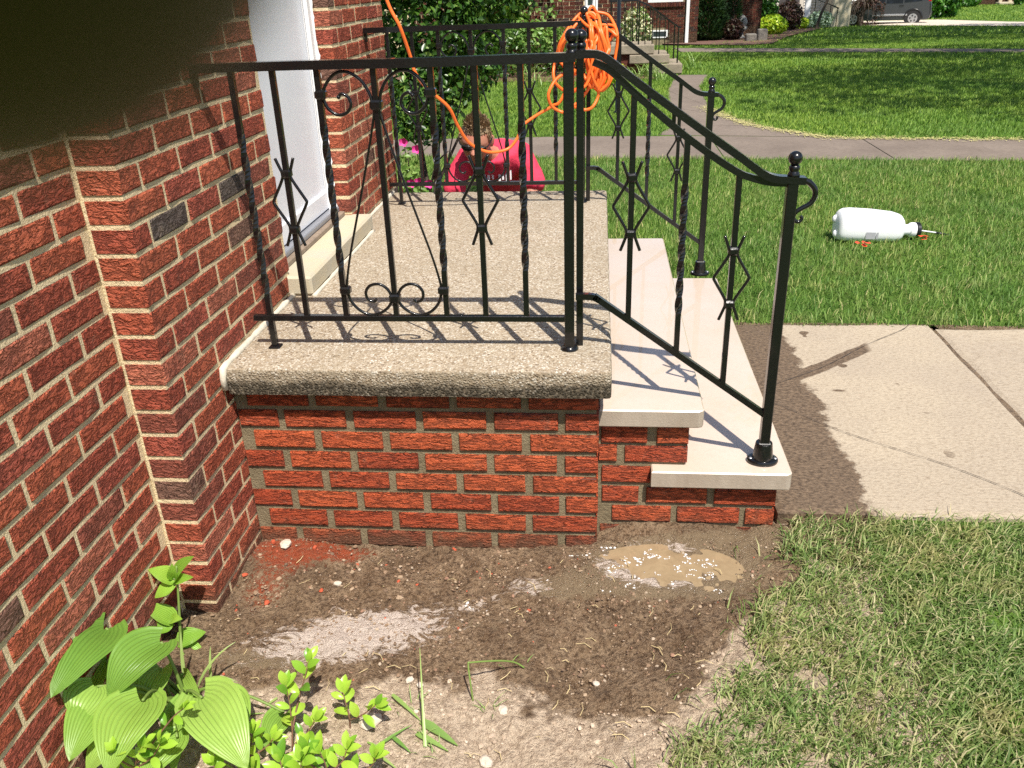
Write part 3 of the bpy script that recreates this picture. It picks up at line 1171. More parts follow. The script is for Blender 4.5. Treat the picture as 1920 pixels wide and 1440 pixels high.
        fs.append(tuple(range(nr))[::-1])
        mb.add(vs, fs)
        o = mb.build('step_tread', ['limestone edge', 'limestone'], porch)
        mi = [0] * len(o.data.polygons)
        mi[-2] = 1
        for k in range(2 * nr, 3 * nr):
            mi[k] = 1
        o.data.polygons.foreach_set('material_index', mi)


build_porch()

# ------------------------------------------------------------------ iron railings
ZT, ZB = 1.457, .747


def arc(cx, cz, r, a0, a1, n, r1=None):
    r1 = r if r1 is None else r1
    return [(cx + (r + (r1 - r) * i / n) * math.cos(a0 + (a1 - a0) * i / n), cz + (r + (r1 - r) * i / n) * math.sin(a0 + (a1 - a0) * i / n)) for i in range(n + 1)]


def xz(pts, y):
    return [(p[0], y, p[1]) for p in pts]


def collar(c, parent, s=.0145, h=.0115, slope=0.0):
    mb = MB().box((-s, -s * .9, -h), (s, s * .9, h), .005)
    mb.v = [(c[0] + v[0], c[1] + v[1], c[2] + v[2]) for v in mb.v]
    return mb.build('collar', 'dark iron', parent)


def bar(x, y, z0, z1, parent, twisted=False, r=.0078):
    if twisted:
        n = 64
        a, b = z0 + (z1 - z0) * .2, z1 - (z1 - z0) * .2
        pts, tw = [], []
        for i in range(n + 1):
            z = z0 + (z1 - z0) * i / n
            pts.append((x, y, z))
            t = min(max((z - a) / (b - a), 0), 1)
            tw.append(t * math.pi * 2 * 1.75)
        return MB().tube(pts, r, square=True, twist=tw, up=(0, 1, 0)).build('baluster', 'dark iron', parent)
    return MB().box((x - r, y - r, z0), (x + r, y + r, z1), .0015).build('baluster', 'dark iron', parent)


def basket(x, y, zt, zb, parent, w=.048):
    """two bent rods tied to the bar by collars, with little horns above and below"""
    zm = (zt + zb) / 2
    for s in (-1, 1):
        pts = [(x + s * .026, zt + .043), (x + s * .017, zt + .018), (x + s * .011, zt), (x + s * .015, zt - .018), (x + s * (w - .004), zm + .010), (x + s * w, zm), (x + s * (w - .004), zm - .010), (x + s * .015, zb + .018), (x + s * .011, zb), (x + s * .017, zb - .02), (x + s * .027, zb - .047)]
        MB().tube(spline(xz(pts, y - .004), 4), .0044, 7, up=(0, 1, 0)).build('basket_rod', 'dark iron', parent, smooth=True)
    collar((x, y, zt), parent)
    collar((x, y, zb), parent)


def finial(x, y, z, parent, r=.0178):
    prof = [(.016, 0), (.0165, .006), (.013, .012), (.0115, .0145), (.0145, .02), (.0145, .026), (.009, .031)]
    mb = MB().lathe((x, y, z), prof, 14)
    mb.ball((x, y, z + .031 + r * .86), r, 16, 11)
    return mb.build('finial', 'dark iron', parent, smooth=True)


def railing(y, label, inner_sub):
    t = thing('iron_railing', label, 'railing', (.55, y, ZS), 'wrought iron railings on the porch')
    # level section
    cap = MB()
    cap.tube([(.004, y, ZT), (.3, y, ZT + .0015), (.6, y, ZT), (1.03, y, ZT + .003)], [.0172] * 4, square=True, up=(0, 0, 1), aspect=.66)
    cap.build('top_rail', 'dark iron', t)
    MB().box((.004, y - .008, ZT - .05), (.018, y + .008, ZT - .008), .002).build('wall_bracket', 'dark iron', t)
    MB().box((.06, y - .0092, ZB - .0088), (1.015, y + .0092, ZB + .0088), .0015).build('bottom_rail', 'dark iron', t)
    zt = ZT - .009
    b1 = bar(.112, y, ZS - .001, zt, t, True)
    MB().box((.094, y - .018, ZS + .0005), (.13, y + .018, ZS + .007), .003).build('base_plate', 'dark iron', b1)
    for x in (.226, .7675):
        b = bar(x, y, ZB + .006, zt, t)
        basket(x, y, 1.176, 1.017, b)
    tl = bar(.348, y, ZB + .006, zt, t, True)
    tr = bar(.652, y, ZB + .006, zt, t, True)
    c = bar(.5, y, ZB + .006, zt, t)
    bar(.887, y, ZB + .006, zt, t, True)
    # scroll work of the middle panel
    for s, tb in ((-1, tl), (1, tr)):
        xb = .5 + s * .152
        # upper ring: from the centre collar up over to the side bar, down and curling inwards
        pts = [(.5 + s * .009, 1.352), (.5 + s * .016, 1.385), (.5 + s * .036, 1.418), (.5 + s * .068, 1.438), (.5 + s * .10, 1.436), (.5 + s * .128, 1.412), (.5 + s * .141, 1.382), (.5 + s * .135, 1.352), (.5 + s * .112, 1.332), (.5 + s * .086, 1.333), (.5 + s * .069, 1.352), (.5 + s * .073, 1.374), (.5 + s * .09, 1.384), (.5 + s * .1, 1.377)]
        MB().tube(spline(xz(pts, y - .003), 5), [.0046] * 66, 7, up=(0, 1, 0)).build('scroll', 'dark iron', c, smooth=True)
        MB().ball((.5 + s * .1, y - .003, 1.376), .0058, 8, 6).build('scroll_tip', 'dark iron', c, smooth=True)
        # long diagonal rod sweeping into the lower scroll
        pts = [(.5 + s * .008, 1.352), (.5 + s * .013, 1.31), (.5 + s * .06, 1.14), (.5 + s * .115, .955), (.5 + s * .136, .87), (.5 + s * .14, .836), (.5 + s * .132, .80), (.5 + s * .108, .771), (.5 + s * .075, .758), (.5 + s * .043, .766), (.5 + s * .018, .787), (.5 + s * .010, .812), (.5 + s * .02, .838), (.5 + s * .043, .853), (.5 + s * .07, .849), (.5 + s * .085, .829), (.5 + s * .081, .806), (.5 + s * .063, .799), (.5 + s * .056, .808)]
        sp = spline(xz(pts, y - .003), 5)
        rr = [.0034 + .0012 * min(1, max(0, (i - 18) / 8)) for i in range(len(sp))]
        MB().tube(sp, rr, 7, up=(0, 1, 0)).build('scroll', 'dark iron', c, smooth=True)
        collar((xb - s * .004, y, 1.383), tb, .0155, .012)
        collar((xb - s * .006, y, .834), tb, .0155, .012)
    collar((.5, y, 1.354), c, .0165, .013)
    collar((.5, y, .81), c, .0165, .013)
    # corner posts (one for the level run, one for the stair run)
    p1 = MB().box((1.012 - .014, y - .014, ZS - .001), (1.012 + .014, y + .014, ZT + .006), .002).build('post', 'dark iron', t)
    MB().lathe((1.012, y, ZS), [(.026, .0005), (.027, .004), (.021, .009), (.019, .012)], 14).build('post_base', 'dark iron', p1, smooth=True)
    finial(1.02, y, ZT + .007, p1)
    ys = y + (.02 if inner_sub else .01)
    p2 = MB().box((1.041 - .01, ys + .005, ZS - .001), (1.041 + .01, ys + .025, ZT + .004), .002).build('post', 'dark iron', t)
    if inner_sub:
        finial(1.042, ys + .03, ZT + .004, p2, .0165)
    # stair run
    hp = [(1.03, 1.466), (1.075, 1.466), (1.1, 1.459), (1.13, 1.439), (1.2, 1.386), (1.335, 1.29), (1.45, 1.211), (1.5, 1.175), (1.53, 1.155), (1.56, 1.145), (1.6, 1.1415), (1.635, 1.139)]
    sp = spline(xz(hp, y), 5)
    MB().tube(sp, .0155, square=True, up=(0, 0, 1), aspect=.62).build('handrail', 'dark iron', t)
    if inner_sub:
        sp2 = spline(xz([(1.075, 1.447), (1.12, 1.424), (1.2, 1.353), (1.335, 1.245), (1.45, 1.168), (1.5, 1.147), (1.545, 1.136), (1.59, 1.133)], y), 5)
        MB().tube(sp2, .0088, square=True, up=(0, 0, 1)).build('sub_rail', 'dark iron', t)
        MB().box((1.28, y - .004, 1.285), (1.29, y + .004, 1.335)).build('spacer', 'dark iron', t)
    vp = [(1.632, 1.139), (1.648, 1.132), (1.663, 1.115), (1.665, 1.096), (1.655, 1.077), (1.637, 1.066), (1.621, 1.055), (1.615, 1.042), (1.62, 1.031), (1.631, 1.028), (1.638, 1.036), (1.634, 1.043)]
    MB().tube(spline(xz(vp, y), 5), [.0085 - .004 * i / 55 for i in range(56)], 8, up=(0, 1, 0)).build('volute', 'dark iron', t, smooth=True)
    lp = [(1.03, .8145), (1.075, .8145), (1.1, .803), (1.125, .785), (1.6, .438)]
    MB().tube(spline(xz(lp, y), 5), .0088, square=True, up=(0, 0, 1)).build('stair_bottom_rail', 'dark iron', t)

    def zl(x):
        return .785 - (x - 1.125) * (.785 - .438) / (1.6 - 1.125)

    def zh(x):
        return float(np.interp(x, [p[0] for p in (hp)], [p[1] for p in hp])) - (.05 if inner_sub else .008)
    for x, kind in ((1.181, 0), (1.323, 1), (1.464, 0)):
        b = bar(x, y, zl(x), zh(x) + .012, t, kind == 1)
        if kind == 0:
            off = (1.153 if x < 1.3 else .948)
            basket(x, y, off, off - .155, b)
    p3 = MB().box((1.603 - .0145, y - .0145, .279), (1.603 + .0145, y + .0145, 1.133), .002).build('post', 'dark iron', t)
    finial(1.604, y, 1.15, p3, .0188)
    sh = MB()
    sh.lathe((1.603, y, .2785), [(.031, .0135), (.0305, .02), (.026, .062), (.0245, .067), (.021, .068)], 16)
    sh.lathe((1.603, y, .2785), [(.046, .0), (.0475, .004), (.047, .010), (.044, .0135), (.03, .016)], 24, sx=1.0, sy=.78)
    s = sh.build('post_shoe', 'dark iron', p3, smooth='auto')
    for dx in (-.037, .037):
        MB().ball((1.603 + dx, y - .006, .2925), (.006, .006, .003), 8, 5).build('bolt', 'alloy', s, smooth=True)
    MB().box((1.603 - .0165, y - .0165, .344), (1.603 + .0165, y + .0165, .348), .001).build('post_collar', 'grey stone', s)
    return t


railing(.112, 'black wrought iron railing along the near edge of the porch, with double stair handrail', True)
railing(1.95, 'black wrought iron railing along the far edge of the porch, orange cord hung on it', False)

# ------------------------------------------------------------------ paving
def paving():
    p = thing('garden_path', 'x', 'x', (2.3, .9, .1))
    for k in ('label', 'category'):
        del p[k]
    tag(p, kind='structure')
    for (x0, y0, x1, y1, zt) in ((1.66, .085, 2.652, 1.70, .111), (2.672, .10, 3.9, 1.66, .107), (3.92, .1, 5.2, 1.66, .104)):
        bm = bmesh.new()
        bmesh.ops.create_grid(bm, x_segments=60, y_segments=60, size=.5)
        for v in bm.verts:
            x, y = x0 + (v.co.x + .5) * (x1 - x0), y0 + (v.co.y + .5) * (y1 - y0)
            ex = min(x - x0, x1 - x, y - y0, y1 - y)
            x += .008 * noise.noise(Vector((y * 4, x0, 0))) * (1 if abs(v.co.x) > .45 else 0)
            v.co = (x, y + (.02 * noise.noise(Vector((x * 3, y0, 9))) if abs(v.co.y) > .49 else 0), zt + .003 * noise.noise(Vector((x * 3, y * 3, 0))) - (.006 if ex < .01 else 0))
        ed = [e for e in bm.edges if e.is_boundary]
        r = bmesh.ops.extrude_edge_only(bm, edges=ed)
        for v in r['geom']:
            if isinstance(v, bmesh.types.BMVert):
                v.co.z -= .06
        me = bpy.data.meshes.new('slab')
        bm.to_mesh(me)
        bm.free()
        me.materials.append(MAT['path concrete'])
        o = link('slab', me, p)
        o.location = -ORI[p.name]
    # wet dirt between slabs and along the edges
    mb = MB()
    for (a, b, w) in (((2.66, .09), (2.665, 1.72), .022), ((1.66, 1.715), (2.66, 1.70), .03), ((2.66, 1.68), (5.2, 1.67), .03)):
        n = 40
        for i in range(n):
            t0, t1 = i / n, (i + 1) / n
            p0, p1 = Vector(a).lerp(Vector(b), t0), Vector(a).lerp(Vector(b), t1)
            d = (p1 - p0).normalized()
            q = Vector((-d.y, d.x))
            w0 = w * (1 + .8 * noise.noise(Vector((p0.x * 4, p0.y * 4, 2))))
            w1 = w * (1 + .8 * noise.noise(Vector((p1.x * 4, p1.y * 4, 2))))
            mb.add([(*(p0 - q * w0), .101), (*(p1 - q * w1), .101), (*(p1 + q * w1), .101), (*(p0 + q * w0), .101)], [(0, 1, 2, 3)])
    me = mb.mesh('path_dirt', 'soil')
    for nm, val in (('wet', .75), ('foam', 0.0), ('red', 0.0)):
        at = me.attributes.new(nm, 'FLOAT', 'POINT')
        at.data.foreach_set('value', [val] * len(me.vertices))
    tag(link('path_dirt', me), kind='structure')
    # cracks in the first slab
    mb = MB()
    for pts in ([(1.70, .93), (1.85, 1.04), (2.05, 1.2), (2.3, 1.43), (2.5, 1.62), (2.56, 1.69)], [(1.7, .88), (1.8, .82), (1.96, .635), (2.1, .53), (2.26, .40), (2.42, .24), (2.5, .13)]):
        s = spline([(x + random.uniform(-.01, .01), y + random.uniform(-.01, .01), 0) for x, y in pts], 8)
        for a, b in zip(s[:-1], s[1:]):
            d = (b - a).normalized()
            q = Vector((-d.y, d.x, 0)) * random.uniform(.0006, .0018)
            z = Vector((0, 0, .1165))
            mb.add([a - q + z, b - q + z, b + q + z, a + q + z], [(0, 1, 2, 3)])
    o = mb.build('crack', 'bark', p)
    # walk crossing between the houses, and the branch to the neighbour's steps
    w = thing('walk', 'x', 'x', (2, 6.5, .1))
    for k in ('label', 'category'):
        del w[k]
    tag(w, kind='structure')

    def near(x):
        return 6.24 - .118 * (x + .7)

    def far(x):
        return float(np.interp(x, [-3, 1.5, 5.1, 9], [7.24, 7.27, 6.62, 6.1]))
    xs = [-5.2, -3.7, -2.2, -.7, .8, 2.25, 3.72, 5.2, 6.7, 8.2, 9.7]
    for a, b in zip(xs[:-1], xs[1:]):
        a += .006
        b -= .006
        z = .1005
        MB().add([(a, near(a), z), (b, near(b), z), (b, far(b), z), (a, far(a), z), (a, near(a), z - .08), (b, near(b), z - .08), (b, far(b), z - .08), (a, far(a), z - .08)],
                 [(0, 1, 2, 3), (0, 4, 5, 1), (1, 5, 6, 2), (2, 6, 7, 3), (3, 7, 4, 0)]).build('slab', 'walk concrete', w)
    Lp = [(1.72, 7.285), (1.93, 7.9), (1.99, 9.4), (2.1, 11.2), (2.2, 12.0), (2.42, 13.4)]
    Rp = [(3.45, 6.95), (2.88, 7.75), (2.62, 8.6), (2.5, 9.4), (2.62, 11.6), (2.95, 13.3)]
    for i in range(5):
        z = .1002
        q = [(*Lp[i], z), (*Rp[i], z), (*Rp[i + 1], z), (*Lp[i + 1], z)]
        c = sum((Vector(v) for v in q), Vector()) / 4
        q = [Vector(v) + (c - Vector(v)).normalized() * .006 for v in q]
        MB().add(q + [Vector(v) - Vector((0, 0, .08)) for v in q], [(0, 1, 2, 3), (0, 4, 5, 1), (1, 5, 6, 2), (2, 6, 7, 3), (3, 7, 4, 0)]).build('slab', 'walk concrete', w)
    s = MB()
    xs2 = [3.1, 4.6, 6.1, 7.6, 9.1, 10.6, 13, 16]
    for a, b in zip(xs2[:-1], xs2[1:]):
        def yn(x):
            return 20.75 - .565 * (x - 3.2)

        def yf(x):
            return 22.7 - .69 * (x - 3.4)
        a += .02
        q = [(a, yn(a)), (b, yn(b)), (b, max(yf(b), yn(b) + .8)), (a, yf(a) if yf(a) > yn(a) + .8 else yn(a) + .8)]
        s.add([(x, y, float(g(y)) + .03) for x, y in q] + [(x, y, float(g(y)) - .05) for x, y in q], [(0, 1, 2, 3), (0, 4, 5, 1), (1, 5, 6, 2), (2, 6, 7, 3), (3, 7, 4, 0)])
    tag(s.build('far_walk', 'walk concrete'), kind='structure')
    s = MB()
    q = [(11.6, 41.3), (13.2, 38.6), (16.0, 33.0), (18.5, 29.0), (20.5, 30.5), (18.2, 38.2), (17.2, 43.6), (12.2, 44.5)]
    s.add([(x, y, float(g(y)) + .03) for x, y in q], [tuple(range(len(q)))])
    tag(s.build('driveway', 'stone pale'), kind='structure')
    s = MB()
    mulch = [(3.0, 25.6), (3.9, 24.6), (5.0, 23.4), (5.9, 23.9), (6.8, 27.2), (7.6, 29.8), (9.4, 34.5), (11.5, 41.0), (11.2, 45), (5.0, 40), (3.0, 30)]
    s.add([(x, y, float(g(y)) + .04) for x, y in mulch], [tuple(range(len(mulch)))])
    tag(s.build('mulch_bed', 'mulch'), kind='structure')


paving()

# ------------------------------------------------------------------ grass
def blades(pos, length, width, lean, name, mat, label, wind=None):
    n = len(pos)
    a = RNG.uniform(0, 2 * math.pi, n)
    side = np.stack([np.cos(a), np.sin(a), np.zeros(n)], -1) * (width * RNG.uniform(.7, 1.3, n))[:, None] * .5
    a2 = a + math.pi / 2 + RNG.normal(0, .4, n)
    ln = length * RNG.uniform(.55, 1.25, n)
    le = np.clip(RNG.normal(lean, .22, n), .02, 1.45)
    d = np.stack([np.cos(a2), np.sin(a2), np.zeros(n)], -1)
    if wind is not None:
        d = d + np.array([*wind, 0])[None, :]
        d /= np.linalg.norm(d, axis=1)[:, None] + 1e-6
    z = np.array([0, 0, 1.0])
    mid = pos + (d * np.sin(le * .6)[:, None] + z * np.cos(le * .6)[:, None]) * (ln * .5)[:, None]
    tip = mid + (d * np.sin(np.minimum(le * 1.5, 1.7))[:, None] + z * np.cos(np.minimum(le * 1.5, 1.7))[:, None]) * (ln * .5)[:, None]
    v = np.stack([pos - side, pos + side, mid + side * .75, mid - side * .75, tip], 1).reshape(-1, 3)
    b = np.arange(n)[:, None, None] * 5
    t = (b + np.array([[0, 1, 2], [0, 2, 3], [3, 2, 4]])[None]).reshape(-1, 3)
    return tag(link(name, np_mesh(name, v, t, mat, False)), label, 'grass', kind='stuff')


def scatter(n, x0, x1, y0, y1):
    return np.stack([RNG.uniform(x0, x1, n), RNG.uniform(y0, y1, n)], -1)


def vn(p, s, seed=0.0):
    return np.array([noise.noise(Vector((x * s, y * s, seed))) for x, y in p])


def in_walk(p):
    x, y = p[:, 0], p[:, 1]
    nearl = 6.24 - .118 * (x + .7)
    farl = np.interp(x, [-3, 1.5, 5.1, 9], [7.24, 7.27, 6.62, 6.1])
    a = (y > nearl + .01) & (y < farl - .02)
    L = np.interp(y, [7.2, 7.9, 9.4, 11.2, 12, 13.4], [1.72, 1.93, 1.99, 2.1, 2.2, 2.42])
    R = np.interp(y, [6.95, 7.75, 8.6, 9.4, 11.6, 13.3], [3.45, 2.88, 2.62, 2.5, 2.62, 2.95])
    b = (y > 6.9) & (y < 13.4) & (x > L + .02) & (x < R - .02)
    yn = 20.75 - .565 * (x - 3.2)
    yf = np.maximum(22.7 - .69 * (x - 3.4), yn + .8)
    c = (x > 3.1) & (y > yn) & (y < yf)
    d = (x > 1.6) & (x < 5.2) & (y > .07) & (y < 1.68)
    e = (x < 1.7) & (y < 2.15) & (y > -.0)
    f = (y > 24.2) & (x < 3 + (y - 22) * .46)
    return a | b | c | d | e | f


def frustum(p, marg=.12):
    q = np.concatenate([p, np.full((len(p), 1), .1)], 1) - np.array(CAM)
    zc = q @ np.array(fw)
    u = q @ np.array(RT) / np.maximum(zc, .05)
    return (np.abs(u) < .6053 + marg) & (zc > .1)


def make_grass():
    # scruffy, partly cut-back turf in front of the path
    p = scatter(52000, 1.0, 3.6, -1.15, .10)
    e = grass_edge_x(np.clip(p[:, 1], -1.2, .05)) + .06 * vn(p, 9., 3.) - .01
    inside = p[:, 0] - e
    keep = (inside > 0) | (RNG.uniform(0, 1, len(p)) < .10 * np.exp(inside / .05))
    bare = vn(p, 6.5, 11.)
    keep &= (bare < .38) | (RNG.uniform(0, 1, len(p)) < .22)
    keep &= ~((p[:, 1] > .055) & (p[:, 0] > 1.75) & (RNG.uniform(0, 1, len(p)) < .8))
    p = p[keep]
    z = np.where(p[:, 0] < 1.86, bed_h(p[:, 0], p[:, 1]), .094)
    blades(np.column_stack([p, z - .004]), .064, .0042, .95, 'lawn_grass', 'grass near', 'short scruffy grass, green and straw, growing on the near lawn corner', wind=(.45, -.25))
    # lawn between path and walk
    p = scatter(150000, -1.2, 6.2, 1.66, 6.35)
    p = p[frustum(p) & ~in_walk(p)]
    w = vn(p, 2.0, 5.) * .5 + .5
    soilp = (p[:, 0] < 1.15) & (p[:, 1] < 2.55 + .12 * vn(p, 5., 2.)) & (p[:, 0] > .0)
    p, w = p[~soilp], w[~soilp]
    blades(np.column_stack([p, g(p[:, 1]) - .008]), .062 * (.8 + .45 * w), .0046, .75, 'lawn_grass', 'grass mid', 'lush sunlit lawn grass between the path and the far walk', wind=(.3, .2))
    p = scatter(190000, -2.5, 11.5, 6.5, 13.5)
    p = p[frustum(p) & ~in_walk(p)]
    blades(np.column_stack([p, g(p[:, 1]) - .01]), .058, .0085, .7, 'lawn_grass', 'grass far', 'mown dappled lawn grass beyond the walk', wind=(.3, 0))
    p = scatter(150000, 1.0, 17, 13.2, 26)
    p = p[frustum(p) & ~in_walk(p)]
    blades(np.column_stack([p, g(p[:, 1]) - .01]), .065, .017, .6, 'lawn_grass', 'grass far', 'shaded lawn grass round the far pale strip of walk', wind=(.3, 0))
    p = scatter(90000, 2.0, 40, 25, 62)
    drive = (p[:, 0] > 11.2) & (p[:, 0] < 22) & (p[:, 1] > 41.3 - 1.6 * (p[:, 0] - 11.6)) & (p[:, 1] < 46 - .6 * (p[:, 0] - 12))
    p = p[frustum(p) & ~in_walk(p) & ~drive]
    blades(np.column_stack([p, g(p[:, 1]) - .01]), .085, .04, .6, 'lawn_grass', 'grass far', 'far lawn grass on both sides of the driveway', wind=(.3, 0))


make_grass()


def clippings():
    v, f = [], []
    rr = random.Random(2)
    Rp = [(5.6, 6.62), (4.4, 6.78), (3.45, 6.95), (2.88, 7.75), (2.62, 8.6), (2.5, 9.4)]
    for _ in range(1500):
        i = rr.randrange(len(Rp) - 1)
        t = rr.random()
        p = Vector(Rp[i]).lerp(Vector(Rp[i + 1]), t)
        p += Vector((rr.gauss(-.05, .06), rr.gauss(-.05, .06)))
        a, l = rr.uniform(0, 6.28), rr.uniform(.012, .035)
        d, w = Vector((math.cos(a), math.sin(a), 0)) * l, Vector((-math.sin(a), math.cos(a), 0)) * .004
        q = Vector((p.x, p.y, .106 + rr.uniform(0, .008)))
        b = len(v)
        v += [q - d - w, q + d - w, q + d + w, q - d + w]
        f.append((b, b + 1, b + 2, b + 3))
    o = MB().add(v, f).build('grass_clippings', 'dry clipping')
    tag(o, 'pale yellow grass clippings strewn along the edge of the walk', 'clippings', kind='stuff')


simple('dry clipping', (.55, .5, .2), .9)
clippings()


def strap_blade(mb, base, d, length, width, droop, n=7, lift=1.0):
    base, d = Vector(base), Vector(d).normalized()
    side = Vector((-d.y, d.x, 0)) * width / 2
    vs = []
    p = base.copy()
    ang = rad(80) * lift
    for i in range(n + 1):
        t = i / n
        w = max((1 - t) ** .6 * (.55 + .45 * min(1, t * 5)), .06)
        vs += [p - side * w, p + Vector((0, 0, -.12 * width)), p + side * w]
        a = ang - droop * t
        p = p + (d * math.cos(a) + Vector((0, 0, 1)) * math.sin(a)) * (length / n)
    fs = []
    for i in range(n):
        for k in range(2):
            fs.append((i * 3 + k, i * 3 + k + 1, i * 3 + k + 4, i * 3 + k + 3))
    mb.add(vs, fs)


# ------------------------------------------------------------------ stones, chips and litter on the bed
def bed_z(x, y):
    return float(bed_h(np.array(x), np.array(y)))


def stones():
    mb, md = MB(), MB()
    for _ in range(5200):
        x, y = random.uniform(-.1, 1.65), random.uniform(-.74, .0)
        lim = np.interp(x, [0, .35, .8, 1.1, 1.4, 1.6], [-.6, -.6, -.56, -.68, -.5, -.25])
        if y < lim or x > grass_edge_x(y) + .03 or ((x - 1.31) / .21) ** 2 + ((y + .12) / .115) ** 2 < 1 or noise.noise(Vector((x * 7, y * 7, 2.2))) < random.uniform(-.5, .3):
            continue
        r = random.choice([.0018, .002, .002, .0025, .0025, .003, .003, .004, .0055])
        if x < .7 and y > -.3 and random.random() < .25:
            r *= 1.5
        mb.ball((x, y, bed_z(x, y) + r * .15), (r * random.uniform(.7, 1.3), r * random.uniform(.7, 1.3), r * .7), 5, 4, jit=.25)
    for _ in range(2600):
        x, y = random.uniform(.1, 1.5), random.uniform(-1.05, -.5)
        lim = np.interp(x, [0, .35, .8, 1.1, 1.4, 1.6], [-.6, -.6, -.56, -.68, -.5, -.25])
        if y > lim or x > grass_edge_x(y) + .05 or noise.noise(Vector((x * 9, y * 9, 6.2))) < random.uniform(-.45, .35):
            continue
        r = random.choice([.0018, .002, .0025, .003, .003, .004, .006])
        md.ball((x, y, bed_z(x, y) + r * .1), (r * random.uniform(.7, 1.4), r * random.uniform(.7, 1.4), r * .65), 6, 4, jit=.22)
    tag(mb.build('gravel', 'pebble'), 'wet grit and small stones scattered over the mud by the porch', 'gravel', kind='stuff')
    tag(md.build('gravel', 'dry pebble'), 'dry pale grit and crumbs of soil in front of the mud', 'gravel', kind='stuff')
    # single broken pieces one can point at
    chips = [(.055, -.03, .016, 'on the pale clod in the porch corner'), (-.01, -.165, .017, 'beside the foot of the brick corner'), (.02, -.19, .013, 'just below the larger chip at the brick corner'),
             (.13, -.3, .014, 'on the mud above the dried foam'), (.275, -.235, .011, 'lone in the mud between wall and foam'), (.50, -.18, .009, 'on the wet mud below the middle of the porch wall'),
             (.56, -.195, .0085, 'standing on end in the mud'), (.645, -.015, .012, 'against the foot of the porch wall'), (.2, -.05, .013, 'in the red crumbs under the porch wall')]
    for k, (x, y, r, where) in enumerate(chips):
        m = MB().ball((x, y, bed_z(x, y) + r * .3), (r * .8, r * .55, r * .45), 6, 4, M4=Matrix.Rotation(random.uniform(0, 3), 3, 'Z'), jit=.2)
        tag(m.build('brick_chip', 'red chip', None, (x, y, 0)), 'broken bit of red brick ' + where, 'brick chip', 'chips of red brick on the mud')
    pale = [(.10, -.04, .024, 'knobbly pale clod of mortar in the corner of porch and house'), (.315, -.20, .014, 'pale rounded stone near the lone brick chip'), (.545, -.715, .03, 'flat pale grey stone lying behind the small sprig'),
            (1.10, -.565, .011, 'small white stone on the dark mud'), (.845, -.81, .02, 'pinkish broken stone in the dry soil'), (.87, -.66, .016, 'slanting splinter of pale stone by the bent stem'), (.615, -.575, .013, 'chalky lump at the lower rim of the foam'), (.645, -.59, .011, 'chalky lump beside another at the lower rim of the foam')]
    for x, y, r, lab in pale:
        m = MB().ball((x, y, bed_z(x, y) + r * .2), (r * .95, r * .8, r * .45), 8, 6, M4=Matrix.Rotation(random.uniform(0, 3), 3, 'Z'), jit=.13)
        tag(m.build('stone', 'stone pale', None, (x, y, 0)), lab, 'stone')
    # twigs and straw
    mb = MB()
    for _ in range(170):
        x, y = random.uniform(.05, 1.55), random.uniform(-1.0, -.1)
        if x > grass_edge_x(y) + .1 or (y > -.45 and random.random() < .6):
            continue
        a, l = random.uniform(0, math.pi), random.uniform(.012, .05)
        z = bed_z(x, y) + .004
        p = [(x, y, z), (x + math.cos(a) * l * .5, y + math.sin(a) * l * .5, z + .004), (x + math.cos(a + .3) * l, y + math.sin(a + .3) * l, z)]
        mb.tube(p, random.uniform(.0005, .0012), 4)
    tag(mb.build('plant_litter', 'straw'), 'bits of straw and twig strewn over the bare soil', 'plant litter', kind='stuff')


stones()

# ------------------------------------------------------------------ leafy plants in the bed
def broad_leaf(base, tip, width, lift, up=(0, 0, 1), droop=.25, cup=.12, lobes=.21, nu=13, nv=12, wob=.05, roll=0.0):
    """heart-shaped leaf as a curved sheet from stalk to tip; returns verts, faces, uvs"""
    base, tip = Vector(base), Vector(tip)
    d = tip - base
    L = d.length
    t_ = d.normalized()
    s_ = t_.cross(Vector(up)).normalized()
    n_ = s_.cross(t_).normalized()
    if roll:
        R3 = Matrix.Rotation(roll, 3, t_)
        s_, n_ = R3 @ s_, R3 @ n_
    vs, uvs, fs = [], [], []
    ph = random.uniform(0, 6)
    for i in range(nu + 1):
        t = i / nu
        wd = width / 2 * (math.sin(math.pi * min(1, (t * .975 + .025)) ** .62) ** .8 if t < 1 else 0)
        for k in range(nv + 1):
            v = -1 + 2 * k / nv
            back = -lobes * L * (abs(v) ** 1.4) * (1 - t) ** 2.2
            along = t * L + back
            hgt = lift * math.sin(math.pi * t) - droop * L * t * t * .5 + cup * wd * (v * v) * (1.2 - t) - .10 * wd * (1 - abs(v)) ** 2
            hgt += wob * wd * math.sin(7 * t + 3 * v + ph) * abs(v)
            hgt += .0022 * math.cos(v * math.pi * 6) * (1 - t) * min(1, wd / .03)
            vs.append(base + t_ * along + s_ * (wd * v * (1 + .02 * math.sin(9 * t + ph))) + n_ * hgt)
            uvs.append((t, .5 + v / 2))
    for i in range(nu):
        for k in range(nv):
            a = i * (nv + 1) + k
            fs.append((a, a + 1, a + nv + 2, a + nv + 1))
    return vs, fs, uvs


def leaf_obj(name, data, mat, parent):
    vs, fs, uvs = data
    mb = MB().add(vs, fs)
    me = mb.mesh(name, mat, ORI[parent.name], True)
    ul = me.uv_layers.new(name='uv')
    for lp in me.loops:
        ul.data[lp.index].uv = uvs[lp.vertex_index]
    return link(name, me, parent)


def pix(px, py, z):
    d = fw + RT * ((px - 960) / FPX) - UP * ((py - 720) / FPX)
    return CAM + d * ((z - CAM.z) / d.z)


def pixw(px, py, z):
    """as pix, but never inside the house wall"""
    p = pix(px, py, z)
    if p.x < -.088 and p.y < -.33:
        d = p - CAM
        p = CAM + d * ((-.088 - CAM.x) / d.x)
    return p


